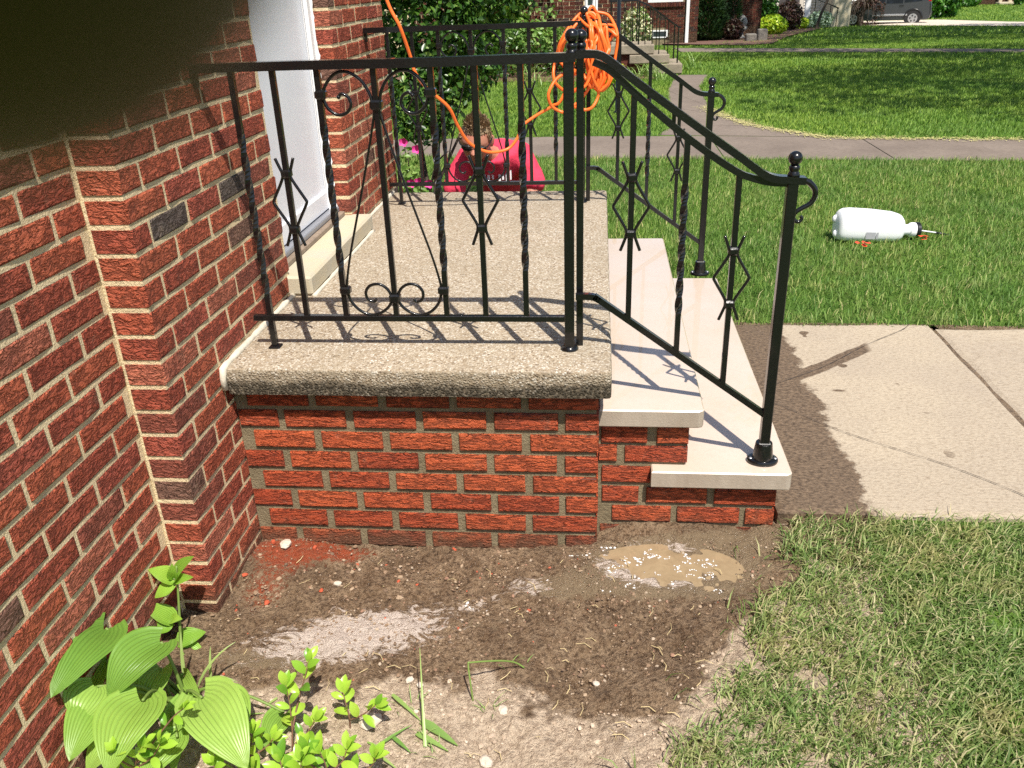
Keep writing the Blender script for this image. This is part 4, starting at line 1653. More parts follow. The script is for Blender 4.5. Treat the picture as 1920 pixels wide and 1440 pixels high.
def hosta():
    root = Vector((.07, -.70, 0.0))
    t = thing('hosta_plant', 'big leaved yellow green plant against the brick wall at lower left', 'plant', tuple(root))
    spec = [((196, 1180), (96, 1300), .125, .26, .24, .03, .3, -.35), ((300, 1206), (198, 1308), .135, .25, .21, .03, .3, -.1), ((180, 1290), (142, 1358), .115, .19, .155, .02, .3, -.3),
            ((266, 1316), (200, 1448), .15, .2, .17, .03, .25, .0), ((196, 1312), (128, 1424), .115, .165, .14, .02, .25, -.2), ((380, 1310), (462, 1436), .14, .17, .13, .035, .3, .1),
            ((300, 1255), (270, 1325), .10, .14, .1, .02, .3, .0), ((200, 1246), (165, 1335), .055, .15, .13, .01, .2, .3), ((425, 1300), (455, 1385), .085, .11, .08, .015, .3, -.3),
            ((342, 1322), (322, 1445), .075, .12, .08, .015, .3, .2), ((345, 1268), (376, 1312), .045, .1, .1, .01, .1, .6), ((532, 1338), (496, 1404), .075, .03, .015, .012, .2, 0.),
            ((215, 1240), (238, 1300), .07, .13, .11, .015, .2, 0.), ((330, 1385), (268, 1470), .1, .12, .09, .02, .2, 0.), ((235, 1370), (160, 1450), .1, .12, .09, .02, .2, 0.)]
    for (b, e, w, zb, ze, lift, dr, roll) in spec:
        pb, pe = pixw(*b, zb), pixw(*e, ze)
        leaf = leaf_obj('leaf', broad_leaf(pb, pe, w * 1.0, lift, droop=dr * .5, roll=roll), 'hosta leaf', t)
        r0_ = root + Vector((random.uniform(-.03, .03), random.uniform(-.03, .03), 0))
        mid = (r0_ + pb) / 2 + Vector((0, 0, .05))
        MB().tube(spline([r0_, mid, pb - (pe - pb).normalized() * .004], 5), [.0055 - .0025 * i / 10 for i in range(11)], 7).build('leaf_stalk', 'stem green', leaf, smooth=True)
    # strap-like cut stalks at the right of the clump
    for (px, py, ex, ey, L, w, lift, droop) in ((345, 1265, 362, 1225, .1, .012, .95, .3), (370, 1290, 460, 1245, .13, .013, .75, 1.0), (380, 1285, 450, 1300, .11, .013, .7, 1.5), (395, 1270, 420, 1220, .07, .01, .9, .3), (360, 1300, 440, 1330, .1, .011, .6, 1.4), (150, 1440, 118, 1470, .09, .014, .5, .6), (230, 1440, 260, 1460, .08, .012, .4, .7), (380, 1430, 420, 1450, .1, .012, .5, .9), (340, 1440, 330, 1470, .1, .012, .5, .9)):
        a, b = pix(px, py, .04), pix(ex, ey, .04)
        mb = MB()
        strap_blade(mb, a, b - a, L * 1.15, w, droop, lift=lift)
        mb.build('cut_stalk', 'strap leaf', t, smooth=True)


hosta()


def weed():
    root = Vector((-.045, -.50, 0.0))
    t = thing('weed_plant', 'upright weed with pointed leaves in the corner of wall and pilaster', 'plant', tuple(root))
    top = Vector((-.035, -.44, .24))
    st = spline([root, (-.04, -.48, .08), (-.038, -.455, .17), top], 5)
    MB().tube(st, [.0045 - .002 * i / 15 for i in range(16)], 7).build('stem', 'stem green', t, smooth=True)
    Y0 = -.455

    def py_(px, py, y=Y0):
        d = fw + RT * ((px - 960) / FPX) - UP * ((py - 720) / FPX)
        return CAM + d * ((y - CAM.y) / d.y)
    for (b, e, w, yb, ye, roll) in (((325, 1088), (279, 1066), .055, -.44, -.46, .35), ((328, 1085), (358, 1042), .055, -.44, -.45, -.5), ((325, 1085), (322, 1058), .028, -.45, -.46, 0.), ((330, 1086), (360, 1082), .03, -.45, -.47, .3),
                                    ((328, 1096), (288, 1120), .05, -.455, -.48, .3), ((326, 1165), (264, 1132), .058, -.47, -.49, .4), ((322, 1162), (340, 1160), .03, -.48, -.5, .0), ((318, 1165), (296, 1188), .045, -.48, -.51, 0.), ((335, 1205), (385, 1183), .06, -.49, -.46, -.3), ((345, 1215), (388, 1232), .05, -.5, -.5, -.2)):
        pb, pe = py_(*b, yb), py_(*e, ye)
        leaf = leaf_obj('leaf', broad_leaf(pb, pe, w, .006, up=(.25, -.55, .8), droop=.15, lobes=.06, cup=.25, nu=9, nv=8, roll=roll), 'weed leaf', t)
        cl = min(st, key=lambda q: (q - pb).length)
        MB().tube([cl, pb], .0016, 5).build('leaf_stalk', 'stem green', leaf)


weed()


def small_leaf_mesh(L=.052, W=.024):
    nu, nv = 6, 4
    vs, fs = [], []
    for i in range(nu + 1):
        t = i / nu
        w = W / 2 * (math.sin(math.pi * (t * .9 + .08) ** 1.25) ** .75 if 0 < t < 1 else (.12 if t == 0 else .05))
        for k in range(nv + 1):
            v = -1 + 2 * k / nv
            vs.append((w * v, t * L, .004 * math.sin(math.pi * t) - .25 * L * t * t * .3 + .22 * w * v * v))
    for i in range(nu):
        for k in range(nv):
            a = i * (nv + 1) + k
            fs.append((a, a + 1, a + nv + 2, a + nv + 1))
    return MB().add(vs, fs).mesh('leaf', 'sprig leaf', smooth=True)


SLEAF = small_leaf_mesh()


def put_leaf(parent, p, direction, size, roll=0.0, upv=(0, -.35, 1)):
    d = Vector(direction).normalized()
    n = Vector(upv) - d * Vector(upv).dot(d)
    n.normalize()
    s = d.cross(n)
    if roll:
        R3 = Matrix.Rotation(roll, 3, d)
        s, n = R3 @ s, R3 @ n
    Mx = Matrix(((s.x, d.x, n.x), (s.y, d.y, n.y), (s.z, d.z, n.z))).to_4x4()
    o = bpy.data.objects.new('leaf', SLEAF)
    col.objects.link(o)
    o.parent = parent
    o.matrix_local = Matrix.Translation(Vector(p) - ORI[parent.name]) @ Mx @ Matrix.Scale(size, 4)


def sprig(label, shoots, root):
    shoots = [(p_, max(4, int(n_ * .72)), z_) for p_, n_, z_ in shoots]
    t = thing('shrub_sprig', label, 'sprig', tuple(root), 'young shrub shoots along the lower left edge')
    mb = MB()
    for (pts, nl, sz) in shoots:
        P = spline(pts, 6)
        mb.tube(P, [.0024 - .0012 * i / (len(P) - 1) for i in range(len(P))], 6)
        m = len(P)
        ax = (P[-1] - P[0]).normalized()
        for k in range(nl):
            tt = .35 + .65 * (k + .5) / nl
            i = min(int(tt * (m - 1)), m - 2)
            ax = (P[i + 1] - P[i]).normalized()
            an = k * 2.4 + random.uniform(-.3, .3)
            e1 = ax.cross(Vector((.3, .8, .1))).normalized()
            e2 = ax.cross(e1)
            out = e1 * math.cos(an) + e2 * math.sin(an)
            el = .95 - .55 * tt
            put_leaf(t, P[i], out * (el + .25) + ax * (1.1 - el), sz * random.uniform(.75, 1.15) * (1.05 - .25 * tt), random.uniform(-.35, .35))
        for an in (0, 2.2, 4.2):
            e1 = ax.cross(Vector((.3, .8, .1))).normalized()
            e2 = ax.cross(e1)
            put_leaf(t, P[-1], (e1 * math.cos(an) + e2 * math.sin(an)) * .4 + ax, sz * random.uniform(.6, .85), random.uniform(-.4, .4))
    mb.build('stem', 'stem brown', t, smooth=True)
    return t


def sprigs():
    z = -.02
    b = pix(548, 1425, z)
    sprig('tallest leafy shoot, standing beside the hosta at the soil edge', [([b, pix(548, 1370, .05), pix(543, 1320, .10), pix(536, 1285, .14)], 12, 1.0), ([pix(548, 1370, .05), pix(560, 1310, .10), pix(572, 1268, .15), pix(578, 1240, .18)], 9, 1.0), ([pix(548, 1400, .03), pix(575, 1375, .06), pix(590, 1350, .09)], 8, 1.0)], b)
    b = pix(657, 1372, z)
    sprig('small forked shoot standing by itself on the pale soil', [([b, pix(655, 1345, .03), pix(648, 1318, .06), pix(643, 1298, .08)], 7, .95), ([pix(656, 1350, .025), pix(680, 1340, .05), pix(705, 1322, .08)], 8, .95)], b)
    b = pix(470, 1440, z)
    sprig('low shoot in front of the right hosta leaf', [([b, pix(470, 1400, .06), pix(474, 1375, .09)], 9, .85), ([pix(470, 1420, .04), pix(500, 1400, .06), pix(512, 1385, .08)], 8, .9), ([pix(470, 1430, .03), pix(450, 1415, .06), pix(440, 1400, .09)], 7, .85)], b)
    b = pix(250, 1470, .0)
    sprig('dark green shoot in front of the big hosta leaves', [([b, pix(255, 1430, .12), pix(268, 1400, .17)], 11, 1.0), ([pix(252, 1440, .1), pix(225, 1425, .15), pix(215, 1412, .18)], 9, 1.0), ([pix(256, 1440, .1), pix(285, 1420, .14), pix(300, 1395, .18)], 8, .95), ([pix(258, 1430, .12), pix(320, 1350, .2), pix(345, 1328, .23)], 6, .8)], b)
    b = pix(610, 1480, z)
    sprig('shoot rising from the bottom edge at the right of the others', [([b, pix(612, 1440, .05), pix(600, 1410, .09)], 10, 1.1), ([pix(612, 1450, .04), pix(640, 1430, .07), pix(650, 1405, .1)], 8, 1.0), ([pix(612, 1455, .04), pix(580, 1430, .07), pix(572, 1405, .1)], 9, 1.1), ([pix(612, 1455, .04), pix(690, 1440, .06), pix(702, 1420, .09)], 8, 1.0)], b)
    b = pix(530, 1480, z)
    sprig('leafy shoot cut by the bottom edge below the tallest one', [([b, pix(530, 1450, .05), pix(525, 1425, .08)], 10, 1.1), ([pix(530, 1460, .04), pix(560, 1445, .06), pix(565, 1425, .09)], 9, 1.1), ([pix(530, 1460, .04), pix(490, 1450, .06), pix(470, 1440, .08)], 9, 1.0), ([pix(530, 1465, .04), pix(420, 1450, .06), pix(400, 1435, .09)], 9, 1.0)], b)


sprigs()


def bed_bits():
    mb = MB()
    base, tipp = pix(797, 1400, 0), pix(787, 1215, .12)
    P = spline([base, pix(793, 1330, .05), pix(790, 1270, .09), tipp], 6)
    for i, p in enumerate(P):
        pass
    vs, fs = [], []
    for i, p in enumerate(P):
        w = .0042 * (1 - .85 * i / (len(P) - 1))
        vs += [p - RT * w, p + Vector((0, 0, .001)), p + RT * w]
    for i in range(len(P) - 1):
        for k in range(2):
            fs.append((i * 3 + k, i * 3 + k + 1, i * 3 + k + 4, i * 3 + k + 3))
    tag(mb.add(vs, fs).build('leaf_blade', 'strap leaf', None, tuple(base), True), 'single tall green blade standing in the bare soil', 'grass blade')
    pts = [pix(887, 1315, 0.0), pix(882, 1280, .05), pix(878, 1246, .09), pix(884, 1242, .092), pix(935, 1239, .06), pix(965, 1242, .03), pix(983, 1252, .008)]
    tag(MB().tube(spline(pts, 5), .0024, 6).build('bent_stem', 'stem green', None, tuple(pts[0]), True), 'thin green stem bent over like a hook in the soil', 'stem')
    mb = MB()
    for (a, b, w) in (((520, 1308), (495, 1326), .01), ((708, 1395), (772, 1358), .012), ((735, 1378), (770, 1408), .013), ((688, 1388), (730, 1408), .008), ((715, 1415), (745, 1438), .009), ((455, 1340), (497, 1336), .008), ((735, 1302), (790, 1352), .014), ((790, 1350), (858, 1395), .03), ((780, 1372), (840, 1405), .02)):
        pa, pb = pix(*a, .006), pix(*b, .006)
        pa.z, pb.z = bed_z(pa.x, pa.y) + .008, bed_z(pb.x, pb.y) + .008
        d = pb - pa
        strap_blade(mb, pa, d, d.length, w, .25, lift=.08)
    tag(mb.build('fallen_leaf_blades', 'strap leaf', smooth=True), 'cut green blades lying on the dry soil', 'leaf litter', kind='stuff')
    # thin tufts at the dry edge
    mb = MB()
    for (px, py, n) in ((800, 1390, 14), (905, 1330, 10), (640, 1430, 10), (760, 1330, 8), (965, 1250, 4), (1300, 1420, 20), (1340, 1330, 14)):
        c = pix(px, py, 0)
        for _ in range(n):
            a = random.uniform(0, 6.28)
            x, y = c.x + random.gauss(0, .02), c.y + random.gauss(0, .02)
            strap_blade(mb, (x, y, bed_z(x, y)), (math.cos(a), math.sin(a), 0), random.uniform(.02, .06), .003, 1.0, 4, random.uniform(.3, .9))
    tag(mb.build('grass_tufts', 'strap leaf', smooth=True), 'thin wisps of grass in the dry soil', 'grass', kind='stuff')


bed_bits()

# ------------------------------------------------------------------ orange cord hung on the far railing
def cord():
    rs = random.Random(5)
    path = [Vector(p) for p in ((.17, 1.47, 1.85), (.23, 1.5, 1.588), (.275, 1.5, 1.487), (.301, 1.55, 1.359), (.313, 1.55, 1.306), (.348, 1.6, 1.235), (.428, 1.65, 1.15), (.458, 1.7, 1.062),
                                 (.499, 1.75, .976), (.577, 1.8, .925), (.66, 1.85, .926), (.704, 1.87, .965), (.724, 1.88, 1.003), (.745, 1.89, 1.036), (.807, 1.91, 1.074), (.871, 1.92, 1.108), (.93, 1.92, 1.165))]
    coil = [
      [(1.035, 1.519), (1.078, 1.514), (1.126, 1.487), (1.154, 1.450), (1.168, 1.413), (1.169, 1.369), (1.163, 1.325), (1.156, 1.272), (1.147, 1.227), (1.123, 1.185), (1.098, 1.170), (1.070, 1.186), (1.049, 1.221), (1.037, 1.267), (1.033, 1.320), (1.041, 1.380), (1.052, 1.446), (1.055, 1.482), (1.036, 1.504)],
      [(1.004, 1.498), (0.969, 1.467), (0.937, 1.423), (0.913, 1.383), (0.899, 1.339), (0.886, 1.294), (0.881, 1.252), (0.891, 1.213), (0.919, 1.182), (0.952, 1.169), (0.997, 1.188), (1.037, 1.214), (1.059, 1.259), (1.083, 1.297), (1.104, 1.337), (1.120, 1.367), (1.141, 1.396), (1.155, 1.425), (1.130, 1.433), (1.079, 1.463), (1.047, 1.493)],
      [(1.012, 1.480), (0.977, 1.448), (0.941, 1.398), (0.920, 1.353), (0.914, 1.305), (0.936, 1.285), (0.976, 1.265), (1.013, 1.249), (1.045, 1.221), (1.070, 1.186), (1.088, 1.178), (1.085, 1.236), (1.071, 1.297), (1.065, 1.350), (1.068, 1.427), (1.067, 1.475)],
      [(1.024, 1.508), (1.000, 1.469), (0.973, 1.459), (0.937, 1.405), (0.908, 1.354), (0.920, 1.301), (0.952, 1.250), (1.009, 1.249), (1.029, 1.229), (1.057, 1.198), (1.073, 1.240), (1.057, 1.297), (1.044, 1.335), (1.056, 1.383), (1.076, 1.409), (1.079, 1.463), (1.055, 1.500)],
      [(0.996, 1.488), (1.020, 1.461), (1.044, 1.446), (1.079, 1.449), (1.126, 1.449), (1.158, 1.439), (1.166, 1.406), (1.142, 1.425), (1.123, 1.429), (1.111, 1.415), (1.129, 1.378), (1.131, 1.340), (1.097, 1.296), (1.065, 1.240), (1.041, 1.183), (1.017, 1.152), (0.993, 1.125), (0.951, 1.103), (0.939, 1.081), (0.906, 1.088), (0.873, 1.112), (0.859, 1.152), (0.866, 1.187), (0.895, 1.229), (0.936, 1.251), (0.984, 1.261)],
      [(1.048, 1.350), (1.056, 1.380), (1.044, 1.391), (1.034, 1.373), (1.037, 1.320), (1.057, 1.248), (1.076, 1.201), (1.086, 1.182), (1.085, 1.147), (1.062, 1.108), (1.030, 1.095), (1.001, 1.104), (0.960, 1.114), (0.952, 1.154), (1.001, 1.192), (1.041, 1.221)],
      [(1.111, 1.437), (1.123, 1.396), (1.130, 1.355), (1.112, 1.315), (1.085, 1.274), (1.069, 1.228), (1.058, 1.190), (1.037, 1.222), (1.057, 1.297), (1.068, 1.372), (1.080, 1.401), (1.073, 1.464), (1.051, 1.493), (1.032, 1.497), (1.044, 1.464), (1.058, 1.416), (1.061, 1.365), (1.055, 1.316)],
    ]
    for k, lp in enumerate(coil):
        y0 = 1.925 - .009 * k
        for i, (x, z) in enumerate(lp):
            z = min(z, 1.5)
            path.append(Vector((x, y0 + .014 * math.sin(i * 1.3 + k * 2.1) + rs.uniform(-.006, .006) + .06 * max(0, min(1, (z - 1.4) / .08)), z)))
    for k in range(4):     # strands gathered under the finial
        x = 1.06 + .03 * rs.uniform(-1, 1)
        for dx, z in ((-.03, 1.47), (.0, 1.49), (.02, 1.42), (rs.uniform(0, .05), 1.33), (rs.uniform(-.02, .06), 1.24), (rs.uniform(0, .04), 1.17 + rs.uniform(-.02, .03)), (rs.uniform(.02, .07), 1.22), (rs.uniform(.0, .05), 1.33), (.01, 1.43)):
            path.append(Vector((x + dx, 1.885 + rs.uniform(-.008, .008) + (.08 if z > 1.45 else 0), z)))
    o = MB().tube(spline(path, 7), .0072, 7).build('extension_cord', 'orange cord', None, (1.02, 1.92, 1.3), True)
    tag(o, 'tangled bright orange cord coiled over the far corner post and swinging down over the porch', 'cord')


cord()

# ------------------------------------------------------------------ person behind the porch
def skin_mesh(name, verts, edges, radii, root=0, sub=2):
    me = bpy.data.meshes.new(name)
    me.from_pydata(verts, edges, [])
    o = bpy.data.objects.new(name, me)
    col.objects.link(o)
    mod = o.modifiers.new('s', 'SKIN')
    me.skin_vertices.new() if not me.skin_vertices else None
    sv = me.skin_vertices[0].data
    for i, r in enumerate(radii):
        sv[i].radius = r if isinstance(r, tuple) else (r, r)
        sv[i].use_root = (i == root)
    mod.use_smooth_shade = True
    s = o.modifiers.new('u', 'SUBSURF')
    s.levels = s.render_levels = sub
    dg = bpy.context.evaluated_depsgraph_get()
    out = bpy.data.meshes.new_from_object(o.evaluated_get(dg))
    bpy.data.objects.remove(o)
    return out


def remesh(me, voxel, smooth=4):
    o = bpy.data.objects.new('tmp', me)
    col.objects.link(o)
    r = o.modifiers.new('r', 'REMESH')
    r.mode = 'VOXEL'
    r.voxel_size = voxel
    if smooth:
        sm = o.modifiers.new('m', 'SMOOTH')
        sm.iterations = smooth
        sm.factor = .5
    dg = bpy.context.evaluated_depsgraph_get()
    out = bpy.data.meshes.new_from_object(o.evaluated_get(dg))
    bpy.data.objects.remove(o)
    out.polygons.foreach_set('use_smooth', [True] * len(out.polygons))
    return out


def join_meshes(name, mes):
    bm = bmesh.new()
    for m_ in mes:
        bm.from_mesh(m_)
    out = bpy.data.meshes.new(name)
    bm.to_mesh(out)
    bm.free()
    return out


def person():
    org = Vector((.48, 2.95, .1))
    t = thing('person', 'person in a bright red pink t-shirt crouching behind the porch with head bowed', 'person', tuple(org))
    HC = Vector((.405, 2.63, .845))
    # skeleton: pelvis, spine, neck, arms to the ground, folded legs
    V = [(.50, 3.14, .40), (.50, 3.03, .52), (.495, 2.92, .62), (.485, 2.83, .69), (.455, 2.75, .745), (.42, 2.68, .80),
         (.655, 2.85, .70), (.715, 2.78, .56), (.66, 2.66, .36), (.62, 2.55, .22),
         (.315, 2.82, .68), (.25, 2.74, .55), (.30, 2.62, .36), (.34, 2.53, .22),
         (.60, 3.13, .37), (.64, 2.86, .20), (.62, 3.10, .155), (.62, 3.30, .14), (.62, 3.36, .20),
         (.40, 3.13, .37), (.36, 2.86, .20), (.38, 3.10, .155), (.38, 3.30, .14), (.38, 3.36, .20)]
    Eg = [(0, 1), (1, 2), (2, 3), (3, 4), (4, 5), (3, 6), (6, 7), (7, 8), (8, 9), (3, 10), (10, 11), (11, 12), (12, 13), (0, 14), (14, 15), (15, 16), (16, 17), (17, 18), (0, 19), (19, 20), (20, 21), (21, 22), (22, 23)]
    R = [(.11, .09), (.11, .085), (.11, .08), (.10, .075), .052, .052, .06, .052, .040, .028, .06, .052, .040, .028,
         .088, .066, .055, .042, .03, .088, .066, .055, .042, .03]
    body = skin_mesh('b', V, Eg, R)
    # head, pitched forward
    hm = MB()
    PM = Matrix.Rotation(rad(17), 3, 'X') @ Matrix.Rotation(rad(6), 3, 'Y') @ Matrix.Scale(1.13, 3)
    n, m_ = 28, 20
    vs, fs = [], []
    for i in range(m_ + 1):
        th = math.pi * i / m_
        for k in range(n):
            an = 2 * math.pi * k / n
            x, y, z = .076 * math.sin(th) * math.cos(an), .098 * math.sin(th) * math.sin(an), .118 * math.cos(th)   # shaped in head units, scaled by PM
            if z < 0:
                f = 1 - .32 * (-z / .118) ** 1.3
                x *= f
                y = y * (1 - .18 * (-z / .118)) + (-.012 * (-z / .118))
            front = max(0, -y / .098)
            y += -.006 * front * math.exp(-((z - .018) / .02) ** 2)           # brow
            y += .009 * front * math.exp(-((z - .0) / .016) ** 2) * math.exp(-((abs(x) - .032) / .016) ** 2)    # eye sockets
            y += -.007 * front * math.exp(-((z + .045) / .012) ** 2) * math.exp(-(x / .028) ** 2)   # lips
            y += -.008 * front * math.exp(-((z + .098) / .02) ** 2) * math.exp(-(x / .03) ** 2)     # chin
            vs.append(HC + PM @ Vector((x, y, z)))
    for i in range(m_):
        for k in range(n):
            k2 = (k + 1) % n
            fs.append((i * n + k, (i + 1) * n + k, (i + 1) * n + k2, i * n + k2))
    hm.add(vs, fs)
    def hp(x, y, z):
        return HC + PM @ Vector((x, y, z))
    hm.tube([hp(0, -.092, .012), hp(0, -.102, -.004), hp(0, -.112, -.02), hp(0, -.1, -.028)], [.008, .0105, .0155, .01], 10)
    for s in (-1, 1):
        hm.ball(hp(s * .011, -.1, -.024), .0085, 8, 6)
        hm.ball(hp(s * .08, .012, -.005), (.010, .021, .033), 10, 8, M4=PM @ Matrix.Rotation(s * -.35, 3, 'Z'))
    head = hm.mesh('h', None)
    # hands with separate curled fingers resting on the ground
    hands = []
    for s, (w, el) in ((1, ((.62, 2.55, .22), (.66, 2.66, .36))), (-1, ((.34, 2.53, .22), (.30, 2.62, .36)))):
        w, el = Vector(w), Vector(el)
        d = (w - el).normalized()
        sd = Vector((1, 0, 0)) - d * d.x
        sd.normalize()
        hb = MB()
        hb.tube([w, w + d * .03, w + d * .06, w + d * .085], [.024, .03, .034, .03], 10, aspect=.5, up=tuple(d.cross(sd)))
        for f in range(4):
            b0 = w + d * .08 + sd * (.026 - .0175 * f)
            ln = (.068, .076, .07, .056)[f]
            nn = d.cross(sd) * (-1)
            hb.tube([b0 - d * .02, b0 + d * ln * .4, b0 + d * ln * .75 + nn * .008, b0 + d * ln * .95 + nn * .022], [.0095, .0088, .008, .006], 8)
        tb = w + d * .03 + sd * .03 * -s
        hb.tube([tb, tb + d * .025 + sd * .022 * -s, tb + d * .05 + sd * .03 * -s], [.012, .0105, .008], 8)
        hands.append(hb.mesh('hand', None))
    me = remesh(join_meshes('body', [body, head] + hands), .0055, 3)
    me.transform(Matrix.Translation(-org))
    me.materials.clear()
    me.materials.append(MAT['skin'])
    link('body', me, t)
    # t-shirt
    SV = [(.50, 3.17, .43), (.50, 3.06, .545), (.495, 2.93, .635), (.485, 2.835, .70), (.462, 2.77, .762), (.655, 2.855, .705), (.722, 2.785, .585), (.712, 2.74, .52), (.315, 2.825, .685), (.243, 2.745, .575), (.255, 2.70, .50)]
    SE = [(0, 1), (1, 2), (2, 3), (3, 4), (3, 5), (5, 6), (6, 7), (3, 8), (8, 9), (9, 10)]
    SR = [(.165, .135), (.165, .13), (.178, .138), (.18, .13), .1, .092, .074, .078, .092, .074, .078]
    sm = remesh(skin_mesh('s', SV, SE, SR), .008, 3)
    for v in sm.vertices:
        c = v.co
        w = .006 * noise.noise(Vector((c.x * 22, c.y * 9, c.z * 9))) + .004 * noise.noise(Vector((c.x * 50, c.y * 16, c.z * 16 + 4)))
        v.co = c + v.normal * w
    sm.transform(Matrix.Translation(-org))
    sm.materials.clear()
    sm.materials.append(MAT['shirt'])
    shirt = link('shirt', sm, t)
    # printed white letters across the chest
    for k, (x, wd, hh) in enumerate(((.425, .016, .07), (.45, .016, .07), (.475, .012, .05), (.515, .014, .075), (.535, .012, .06), (.558, .014, .075), (.58, .01, .06))):
        z = .62
        y = 2.765 - .0
        MB().box((x - wd / 2, y - .003, z - hh / 2), (x + wd / 2, y + .012, z + hh / 2), .002).build('print_letter', 'white print', shirt)
    # trousers and shoes
    TV = [(.50, 3.15, .40), (.50, 3.08, .46), (.60, 3.13, .37), (.64, 2.86, .20), (.62, 3.10, .16), (.62, 3.26, .145), (.40, 3.13, .37), (.36, 2.86, .20), (.38, 3.10, .16), (.38, 3.26, .145)]
    TE = [(0, 1), (0, 2), (2, 3), (3, 4), (4, 5), (0, 6), (6, 7), (7, 8), (8, 9)]
    TR = [(.155, .13), (.15, .125), .102, .078, .068, .056, .102, .078, .068, .056]
    tm = remesh(skin_mesh('t', TV, TE, TR), .009, 2)
    tm.transform(Matrix.Translation(-org))
    tm.materials.clear()
    tm.materials.append(MAT['trousers'])
    link('trousers', tm, t)
    for x in (.38, .62):
        MB().tube([(x, 3.24, .15), (x, 3.33, .145), (x, 3.37, .19), (x, 3.385, .12)], [.045, .045, .042, .03], 10).build('shoe', 'shoe', t, smooth=True)
    # hair: short tousled tufts over the crown, and sunglasses
    hb = MB()
    rr = random.Random(3)
    for _ in range(1500):
        th, an = rr.uniform(0, 1.5), rr.uniform(0, 2 * math.pi)
        y_ = .1 * math.sin(th) * math.sin(an)
        z_ = .12 * math.cos(th)
        if y_ < -.05 and z_ < .062:
            continue
        x_ = .078 * math.sin(th) * math.cos(an)
        nrm = Vector((x_ / .078, y_ / .1, z_ / .12)).normalized()
        p = Vector((x_, y_, z_)) * .97
        l = rr.uniform(.012, .026) * (1.2 if z_ > .08 else .5)
        d = (nrm + Vector((rr.uniform(-.45, .45), -.35 + rr.uniform(-.4, .4), .25 + rr.uniform(-.3, .3)))).normalized()
        sd = d.cross(Vector((rr.random(), rr.random(), rr.random()))).normalized() * .0042
        a, b, c = HC + PM @ (p - sd), HC + PM @ (p + sd), HC + PM @ (p + d * l)
        m2 = HC + PM @ (p + d * l * .6 + sd * .8)
        m1 = HC + PM @ (p + d * l * .6 - sd * .8)
        hb.add([a, b, m2, m1, c], [(0, 1, 2, 3), (3, 2, 4)])
    cap = MB()
    vs, fs = [], []
    for i in range(9):
        th = 1.5 * i / 8
        for k in range(24):
            an = 2 * math.pi * k / 24
            t2 = min(th, 1.02) if math.sin(an) < -.35 else th
            vs.append(HC + PM @ Vector((.0785 * math.sin(t2) * math.cos(an), .1005 * math.sin(t2) * math.sin(an), .1215 * math.cos(t2))))
    for i in range(8):
        for k in range(24):
            fs.append((i * 24 + k, i * 24 + (k + 1) % 24, (i + 1) * 24 + (k + 1) % 24, (i + 1) * 24 + k))
    hb.add(vs, fs)
    hb.build('hair', 'hair', t, smooth=False)
    gl = MB()
    pts = [hp(-.081, .02, .02), hp(-.079, -.04, .018), hp(-.066, -.088, .014), hp(-.034, -.104, .012), hp(0, -.108, .014), hp(.034, -.104, .012), hp(.066, -.088, .014), hp(.079, -.04, .018), hp(.081, .02, .02)]
    gl.tube(spline(pts, 4), .0035, 6)
    G = gl.build('sunglasses', 'black plastic', t, smooth=True)
    for s in (-1, 1):
        MB().ball(hp(s * .035, -.1, .003), (.029, .006, .017), 12, 8, M4=PM @ Matrix.Rotation(s * .32, 3, 'Z')).build('lens', 'black plastic', G, smooth=True)


person()

